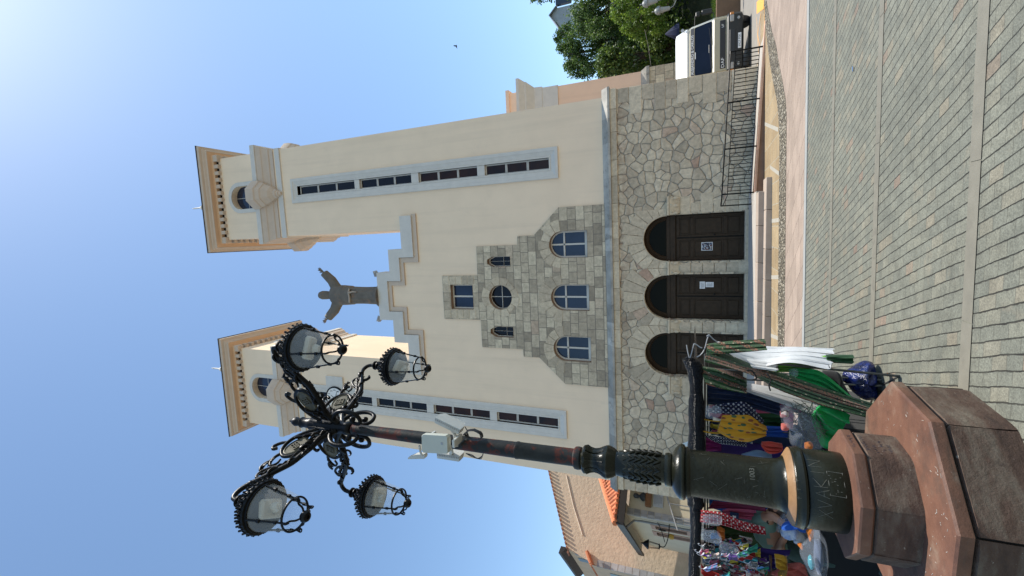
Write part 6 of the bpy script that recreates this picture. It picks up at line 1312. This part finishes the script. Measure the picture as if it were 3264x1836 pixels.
garment('dress', [((200, 1150), (210, 1330)), ((300, 1250), (330, 1420)), ((540, 1340), (560, 1520))], 5.05, REDC, 'red dress gathered at the top at the left edge of the picture', 'dress', Q_, folds=3, amp=.03, th=.02, group=GC, seed=32)
garment('leggings', [((500, 1100), (430, 1300)), ((900, 1180), (850, 1450)), ((1380, 1270), (1300, 1500))], 5.1, PRIN, 'busy multicoloured printed leggings below the grey shirt', 'leggings', Q_, folds=7, amp=.035, group=GC, seed=33)
garment('blouse', [((1050, 1130), (1040, 1380)), ((1380, 1270), (1390, 1480))], 4.98, PRIN2, 'pale floral blouse beside the mustard top', 'blouse', Q_, folds=4, amp=.03, group=GC, seed=34)
garment('top', [((1570, 970), (1600, 1210)), ((1680, 985), (1640, 1240)), ((1800, 1060), (1800, 1260)), ((1800, 1330), (1620, 1400))], 5.0, MUST, 'mustard yellow top tied with a black cord', 'top', Q_, folds=3, amp=.04, th=.03, group=GC, seed=35)
garment('top', [((1900, 1150), (1500, 1350)), ((2060, 1140), (1800, 1450)), ((2170, 1250), (2170, 1450))], 5.1, COR, 'coral pink top with short sleeve near the clear plastic bag', 'top', Q_, folds=3, amp=.05, th=.03, group=GC, seed=36)
garment('frame_board', [((1480, 1000), (1475, 1040)), ((1520, 1000), (1520, 1370))], 5.2, BRN, 'narrow brown wooden frame beside the mustard top', 'frame', Q_, folds=.1, amp=0, th=.02, seed=37, nrow=8)
# stock hung and piled behind, each piece its own
random.seed(60); stock = [BLKC, NAVY, GREYC, CRIM, DGRN, BRN, PUR, OLIV, PNK, BLUE, WHC, MUST]; names = ['black', 'navy', 'grey', 'crimson', 'dark green', 'brown', 'purple', 'olive', 'pink', 'blue', 'white', 'mustard']
x = -2.05; i = 0
while x > -4.9:
    w_ = random.uniform(.16, .3); k = (i*5+3) % 12; b = MB(); zt, zb = 1.6, random.uniform(.25, .75); rings = []
    for j in range(9):
        v = j/8; z = zt+(zb-zt)*v; hw = w_*(.35+.25*min(1, v*4)+.1*v)
        rings.append([Vector((x-w_/2+hw*math.cos(a), 6.3+.06*(1+.3*math.sin(5*a+v*3))*math.sin(a), z)) for a in (2*math.pi*q/16 for q in range(16))])
    b.loft(rings); tag(b.build('shirt', stock[k], smooth=60), '%s garment on the dark rear rail of the stall' % names[k], 'garment', 'garments on the rear rail of the stall'); x -= w_+.02; i += 1
# the crowd of small things on hangers along the front rail, each with its own hanger
random.seed(77)
SP = [('white', (.68, .68, .68)), ('crimson', (.35, .01, .03)), ('sky blue', (.12, .3, .55)), ('violet', (.14, .03, .3)), ('peach', (.6, .3, .2)), ('black', (.006, .006, .008)), ('lemon', (.6, .5, .06)), ('grey', (.22, .22, .23)), ('rose', (.5, .1, .18)), ('jade', (.02, .25, .15))]
HANG = plain('pale_plastic', (.6, .6, .62), .3, .05)
SM = [('floral', 'print', 42.0), ('spotted', 'dots', 42.0), ('plain', None, 30.0), ('striped', 'stripes', 11.0)]; KD = ['vest', 'shorts', 'baby dress', 'tee shirt', 'romper', 'bib', 'pinafore']
used = set(); spots = [(Q_, 215+random.uniform(0, 60)+c_*165+random.uniform(-30, 30), 560+r_*118+c_*70+random.uniform(-35, 35), 5.0+random.uniform(-.06, .3)) for r_ in range(7) for c_ in range(7)]
spots += [(E_, 470+random.uniform(0, 120)+c_*190, 835+r_*75, 5.45+random.uniform(0, .3)) for r_ in range(5) for c_ in range(3)]
for i, (cv, px, py, yy) in enumerate(spots):
    while True:
        cn, cc_ = random.choice(SP); pn, pp_, ps = random.choice(SM); kd = random.choice(KD)
        if (cn, pn, kd) not in used: used.add((cn, pn, kd)); break
    c2 = random.choice(SP)[1]; c3 = random.choice(SP)[1]; mt = m_cloth('%s_%s_%s' % (cn.replace(' ', '_'), pn, kd.split()[0]), cc_, pp_, c2, c3, ps)
    k = 5.855 if cv is Q_ else 3.22; wd = random.uniform(14, 27)*k; hg = random.uniform(18, 40)*k; sk2 = random.uniform(-.3, .3)*hg
    rows = [((px, py-wd*.25), (px, py+wd*.25)), ((px+hg*.18, py-wd*.5), (px+hg*.14, py+wd*.5)), ((px+hg*.36, py-wd*.3+sk2*.3), (px+hg*.36, py+wd*.32+sk2*.3)), ((px+hg, py-wd*.5+sk2), (px+hg, py+wd*.5+sk2))]
    g = garment(kd.replace(' ', '_'), rows, yy, mt, 'small %s %s %s crowded on the %s side of the stall rail' % (cn, pn, kd, 'left' if cv is Q_ else 'right'), kd, cv, folds=random.choice((2, 3)), amp=.02, th=.01, group=GC, seed=100+i, ncol=12, nrow=12)
    b = MB(); p = at(*cv(px-4*k, py), yy); e0, e1 = at(*cv(px+hg*.15, py-wd*.42), yy), at(*cv(px+hg*.15, py+wd*.42), yy)
    b.tube([e0, p, e1], .005, 5); b.tube(spline([p, p+Vector((.004, 0, .03)), p+Vector((.02, 0, .045)), p+Vector((.026, 0, .03))], 4), .003, 5); b.build('hanger', HANG, g)
# plastic bags, bundles
PLAS = NT('clear_plastic'); PLAS.base((.62, .68, .78)); PLAS.set(Roughness=.12, Alpha=.11, IOR=1.4); PLAS.bump(PLAS.noise(9, 3, .5), .02, .8); PLAS = PLAS.m
BAGP = NT('white_bag_plastic'); BAGP.base(BAGP.mix((.58, .60, .62), (.22, .32, .55), BAGP.ramp(BAGP.noise(9, 4), [(.55, 0.0), (.66, .8)]))); BAGP.set(Roughness=.3, Alpha=.88); BAGP.bump(BAGP.noise(18, 4, .6), .03, 1.0); BAGP = BAGP.m
BLUP = NT('blue_plastic'); BLUP.base(BLUP.ramp(BLUP.noise(6, 4), [(.35, (.004, .006, .03)), (.7, (.01, .025, .17))])); BLUP.set(Roughness=.2); BLUP.bump(BLUP.noise(10, 4, .6), .05, 1.0); BLUP = BLUP.m
def blob(name, poly, y, dep, mat, label, cat, cv=E_, rough=.05, seed=0, parent=None):
    P = [at(*cv(*p), y) for p in poly]; n = len(P); P = spline(P+[P[0]], 4)[:-1]; c = sum(P, Vector())/len(P); b = MB(); rings = []
    for k in range(-5, 6):
        t = k/5.0; s = math.sqrt(max(.02, 1-t*t)); rings.append([c+(p-c)*s*(1+rough*noise.noise(p*9+Vector((seed, k, 0))))+Vector((0, dep*t*(1+.4*noise.noise(p*7+Vector((0, seed, 0)))), 0)) for p in P])
    b.loft(rings); b.v = [tuple(v) for v in b.v]
    o = b.build(name, mat, parent, 60); return o if parent else tag(o, label, cat)
hb = blob('plastic_bag', [(1240, 790), (1330, 770), (1450, 830), (1600, 900), (1690, 1010), (1700, 1180), (1600, 1220), (1440, 1230), (1340, 1150), (1330, 1000), (1260, 950)], 5.0, .16, PLAS, 'clear plastic bag full of wire hangers beside the lamp drum', 'bag', seed=1)
b = MB(); random.seed(61)
for i in range(70):
    p = at(*E_(random.uniform(1360, 1660), random.uniform(830, 1180)), 5.0)+Vector((0, random.uniform(-.08, .08), 0)); d = Vector((random.uniform(-1, 1), random.uniform(-.3, .3), random.uniform(-1, 1)))*.11; e = Vector((d.z, 0, -d.x))*.25
    b.tube([p-d, p+e, p+d], .0035, 4)
b.build('wire_hangers', plain('dark_hanger_wire', (.06, .09, .08), .3, .2, metal=.4), hb, 0)
for cn, (px, py) in (('orange', (1540, 1195)), ('pink', (1290, 870)), ('red', (1300, 1000))):
    blob('wrapped_item', [(px-45, py-30), (px+20, py-40), (px+45, py), (px+20, py+40), (px-40, py+30)], 4.93, .04, {'orange': ORG, 'pink': PRIN2, 'red': COR}[cn], '%s wrapped thing lying by the bag of hangers' % cn, 'item', seed=px)
blob('backpack', [(1900, 440), (2050, 370), (2130, 325), (2200, 350), (2225, 450), (2235, 580), (2230, 690), (2120, 720), (1990, 640), (1930, 560), (1880, 520)], 6.0, .2, BLUP, 'shiny dark blue plastic sack on the ground behind the stall poles', 'sack', seed=2)
blob('sack', [(1680, 420), (1840, 440), (1900, 560), (1960, 700), (1800, 720), (1700, 560)], 5.95, .15, BLKC, 'black cloth sack between the green dress and the blue sack', 'sack', seed=3)
blob('plastic_bundle', [(1340, 420), (1400, 400), (1430, 430), (1430, 480), (1370, 500), (1330, 480)], 5.35, .06, PLAS, 'small clear plastic bundle next to the green dress', 'bag', seed=4)
blob('plastic_bag', [(2290, 600), (2390, 470), (2450, 600), (2540, 760), (2560, 1000), (2545, 1250), (2480, 1400), (2300, 1400), (2180, 1250), (2080, 1050), (2050, 930), (2200, 830)], 4.75, .2, PLAS, 'large clear plastic sack left of the lamp foot', 'bag', Q_, seed=5)
blob('folded_cloth', [(2200, 1040), (2250, 1000), (2310, 1080), (2320, 1180), (2260, 1260), (2200, 1160)], 4.78, .05, m_cloth('turquoise_cloth', (.01, .3, .36)), 'folded turquoise cloth inside the large clear plastic sack', 'cloth', Q_, seed=6)
blob('folded_cloth', [(2330, 700), (2440, 740), (2480, 950), (2460, 1250), (2380, 1330), (2320, 1150), (2310, 900)], 4.85, .08, m_cloth('slate_cloth', (.07, .1, .17)), 'folded slate blue cloth filling the large clear plastic sack', 'cloth', Q_, seed=7)
blob('bag', [(1940, 350), (2030, 325), (2110, 400), (2210, 470), (2190, 530), (2120, 540), (2000, 440), (1850, 460), (1700, 500), (1720, 420), (1850, 370)], 5.0, .07, m_cloth('royal_blue_cloth', (.008, .09, .42)), 'royal blue bag behind the white carrier bag', 'bag', Q_, seed=8)
blob('wrapped_item', [(2160, 530), (2260, 500), (2310, 560), (2270, 680), (2220, 730), (2190, 640)], 4.95, .05, ORG, 'yellow orange wrapped item between carrier bag and clear sack', 'item', Q_, seed=9)
blob('wrapped_item', [(2000, 790), (2080, 780), (2110, 830), (2080, 880)], 4.95, .04, ORG, 'small orange wrapped item below the white carrier bag', 'item', Q_, seed=10)
tb_ = empty('stall_table', (-3.4, 6.0, gz(-3.4, 6)), 'dark cloth covered table under the stall', 'table')
b = MB(); b.box(-5.2, -2.15, 5.55, 6.9, gz(-3.4, 6)-.02, .5, bev=.03); b.build('table_cover', BLKC, tb_, 25)
WHB = plain('white_frame', (.75, .76, .74), .4, .05)
b = MB(); b.loft([[at(2170+x/6.0, 1415+y/6.0, yy) for x, y in ((0, 40), (55, -20), (170, -60), (175, 40), (80, 45))] for yy in (7.2, 7.3)]); tag(b.build('folding_frame', WHB, smooth=20), 'white folding seat frame above the tarpaulin beside the lamp drum', 'frame')
# ---------------------------------------------------------------- stall keeper
PY = 5.55
pk = {n: at(*Q_(*p), PY+dy) for n, p, dy in (('pelvis', (1650, 1010), .18), ('waist', (1560, 720), .12), ('chest', (1390, 470), .03), ('neck', (1400, 300), -.05), ('neck2', (1500, 230), -.09), ('head', (1620, 190), -.12), ('crown', (1760, 175), -.14),
      ('shR', (1240, 300), .0), ('shL', (1330, 620), .08), ('elL', (1640, 890), -.02), ('wrL', (1740, 680), -.16), ('elR', (1540, 260), -.22), ('wrR', (1760, 420), -.3))}
gp = gz(pk['pelvis'].x, PY)
person = empty('person', (pk['pelvis'].x, PY+.2, gp), 'stall keeper in a sage green shirt bending forward behind the lamp foot', 'person')
SKIN = plain('skin', (.42, .21, .13), .5, .08, 9); SAGE = m_cloth('sage_cloth', (.19, .30, .245)); TROU = m_cloth('dark_teal_trousers', (.035, .07, .06)); HAIR = plain('brown_hair', (.06, .028, .015), .6, .3, 40, .004, 120)
hipR = pk['pelvis']+Vector((.1, .0, -.02)); hipL = pk['pelvis']+Vector((-.1, .03, -.02))
V = []; Rd = []; Ed = []
def add(p, r, par=None):
    V.append(p); Rd.append(r)
    if par is not None: Ed.append((par, len(V)-1))
    return len(V)-1
i0 = add(pk['pelvis'], .16); iw = add(pk['waist'], .155, i0); ic = add(pk['chest'], .165, iw); inn = add(pk['neck'], .085, ic); i2 = add(pk['neck2'], .055, inn); ih = add(pk['head'], .088, i2); icr = add(pk['crown'], .07, ih)
def limb(root, pts): 
    k = root
    for p, r in pts: k = add(p, r, k)
    return k
def hand(w_, d, curl_):
    d = d.normalized(); sd_ = d.cross(Vector((0, 1, 0))).normalized(); pm = add(V[w_]+d*.06, .03, w_); nr = d.cross(sd_)
    for k, (o, L) in enumerate(((-.03, .06), (-.01, .07), (.01, .066), (.03, .052))):
        a_ = add(V[pm]+d*.03+sd_*o, .0105, pm); c_ = add(V[a_]+d*L*.55+nr*curl_*.3*L, .0095, a_); add(V[c_]+d*L*.35+nr*curl_*.8*L, .008, c_)
    a_ = add(V[w_]+d*.03-sd_*.035, .012, w_); c_ = add(V[a_]+d*.03-sd_*.03, .0105, a_); add(V[c_]+d*.03-sd_*.005, .009, c_)
s1 = limb(ic, [(pk['shL'], .085), (pk['shL'].lerp(pk['elL'], .5), .062), (pk['elL'], .05), (pk['elL'].lerp(pk['wrL'], .5), .043), (pk['wrL'], .03)]); hand(s1, pk['wrL']-pk['elL'], 1)
s2 = limb(ic, [(pk['shR'], .08), (pk['shR'].lerp(pk['elR'], .5), .06), (pk['elR'], .05), (pk['elR'].lerp(pk['wrR'], .5), .042), (pk['wrR'], .03)]); hand(s2, pk['wrR']-pk['elR'], 1)
for h, sx in ((hipR, 1), (hipL, -1)):
    fz = gz(h.x, PY); kz = (h.z+fz)/2
    k = limb(i0, [(h, .12), (Vector((h.x+sx*.03, PY+.05, kz)), .075), (Vector((h.x+sx*.04, PY+.2, fz+.09)), .05)]); k2 = add(Vector((h.x+sx*.05, PY+.05, fz+.035)), .045, k); add(Vector((h.x+sx*.06, PY-.04, fz+.03)), .035, k2)
me = bpy.data.meshes.new('body'); o3 = Vector(ORG[person.name]); me.from_pydata([v-o3 for v in V], Ed, [])
bo = bpy.data.objects.new('body', me); col.objects.link(bo)
sk_ = bo.modifiers.new('skin', 'SKIN'); sk_.use_smooth_shade = True
for v, r in zip(me.skin_vertices[0].data, Rd): v.radius = (r, r)
me.skin_vertices[0].data[0].use_root = True
ss = bo.modifiers.new('sub', 'SUBSURF'); ss.levels = ss.render_levels = 2
dg = bpy.context.evaluated_depsgraph_get(); dg.update()
m2 = bpy.data.meshes.new_from_object(bo.evaluated_get(dg)); m2.name = 'body'
bo.modifiers.clear(); bo.data = m2; bo.parent = person
m2.materials.clear()
for mm in (SKIN, SAGE, TROU): m2.materials.append(mm)
def seg_d(p, a, c): d = c-a; t = max(0, min(1, (p-a).dot(d)/d.length_squared)); return (p-a-d*t).length
regs = [(0, (pk['neck'].lerp(pk['neck2'], .45), pk['crown'])), (0, (pk['shL'].lerp(pk['elL'], .75), pk['elL'])), (0, (pk['elL'], pk['wrL']+(pk['wrL']-pk['elL'])*.6)), (0, (pk['shR'].lerp(pk['elR'], .6), pk['elR'])), (0, (pk['elR'], pk['wrR']+(pk['wrR']-pk['elR'])*.6)),
        (1, (pk['pelvis'].lerp(pk['waist'], .1), pk['waist'])), (1, (pk['waist'], pk['chest'])), (1, (pk['chest'], pk['neck'])), (1, (pk['chest'], pk['shL'])), (1, (pk['shL'], pk['shL'].lerp(pk['elL'], .7))), (1, (pk['chest'], pk['shR'])), (1, (pk['shR'], pk['shR'].lerp(pk['elR'], .55))),
        (2, (hipR, Vector((hipR.x, PY, gp)))), (2, (hipL, Vector((hipL.x, PY, gp)))), (2, (pk['pelvis']-Vector((0, 0, .1)), pk['pelvis']))]
for p in m2.polygons: c = p.center+o3; p.material_index = min(regs, key=lambda r: seg_d(c, *r[1]))[0]; p.use_smooth = True
ORG[bo.name] = tuple(o3)
fd = (pk['crown']-pk['head']).normalized(); down = (Vector((0, -.6, -.8))-fd*Vector((0, -.6, -.8)).dot(fd)).normalized(); sdh = fd.cross(down); hc = pk['head'].lerp(pk['crown'], .45)
hm = lambda a, b_, c: hc+fd*a+down*b_+sdh*c
b = MB(); b.tube([hm(.02, .075, 0), hm(-.015, .115, 0), hm(-.03, .09, 0)], [.012, .018, .012], 8); b.build('nose', SKIN, person, 60)
for s in (-1, 1):
    b = MB(); b.lathe([(0, -.012), (.03, -.006), (.034, .004), (0, .01)], seg=10, M4=Matrix.Translation(hm(-.0, 0, s*.093)) @ Matrix.Rotation(R(90), 4, 'X')); b.build('ear', SKIN, person, 60)
    b = MB(); b.lathe([(0, -.006), (.012, 0), (0, .006)], seg=8, M4=Matrix.Translation(hm(.02, .08, s*.035))); b.build('eye', BLKC, person, 60)
b = MB(); b.tube([hm(-.05, .082, -.025), hm(-.052, .09, 0), hm(-.05, .082, .025)], .006, 6); b.build('mouth', SKIN, person, 60)
b = MB(); b.loft([[hm(a, -.02+r_*math.cos(q)*1.02-(.01), r_*math.sin(q)) for q in (2*math.pi*i/18 for i in range(18))] for a, r_ in ((-.1, .06), (-.06, .088), (.0, .1), (.06, .095), (.1, .07), (.115, .03))]); b.build('hair', HAIR, person, 60)
b = MB(); c = at(*Q_(1450, 375), PY-.2)
b.tube([c+Vector((-.02, 0, -.005)), c+Vector((0, 0, .008)), c+Vector((.02, 0, 0))], .008, 6); b.build('chest_emblem', BLKC, person)
blob('carrier_bag', [(1680, 550), (1780, 440), (1890, 365), (2000, 460), (2110, 600), (2190, 740), (2100, 780), (1930, 740), (1900, 640), (1780, 660), (1700, 620)], 5.1, .1, BAGP, 'translucent white carrier bag with blue print held by the stall keeper', 'bag', Q_, seed=11)
blob('plastic_wrap', [(1640, 330), (1780, 190), (1850, 320), (1840, 400), (1720, 480), (1640, 560), (1600, 500)], 5.2, .06, PLAS, 'clear crinkled plastic wrapper in front of the stall keeper', 'wrapper', Q_, seed=12)

for i, (pts, lb_) in enumerate(((((250, 240), (250, 400), (560, 420), (560, 260)), 'clear film cover glinting over the top of the red spotted dress'), (((210, 520), (230, 700), (560, 760), (520, 560)), 'clear film cover over small clothes left of the orange bag'), (((560, 740), (560, 960), (900, 1080), (880, 840)), 'clear film cover over the purple dress shoulder'))):
    blob('plastic_cover', list(pts), 4.97, .05, PLAS, lb_, 'cover', Q_, .12, 40+i)
blob('plastic_cover', [(480, 780), (480, 900), (620, 900), (640, 800)], 5.1, .05, PLAS, 'clear film cover glinting above the navy polka dot dress', 'cover', E_, .12, 45)
for (sx, sy, s_, mt, lb_) in ((2465, 790, .03, PAPER, 'small white scrap of paper on the ochre paving by the steps'), (2722, 219, .02, m_cloth('sky_cloth', (.2, .35, .6)), 'tiny pale blue scrap on the grey setts'), (2835, 1194, .012, ORG, 'tiny orange cigarette end on the setts near the plinth')):
    p = onground(sx, sy); b = MB(); b.loft([[p+Vector((a*s_*1.5, c*s_, .012+.004*math.sin(a*3+c)+d)) for a, c in ((-1, -1), (1, -.7), (.8, 1), (-.9, .8))] for d in (0, .006)]); tag(b.build('litter', mt, smooth=0), lb_, 'litter')
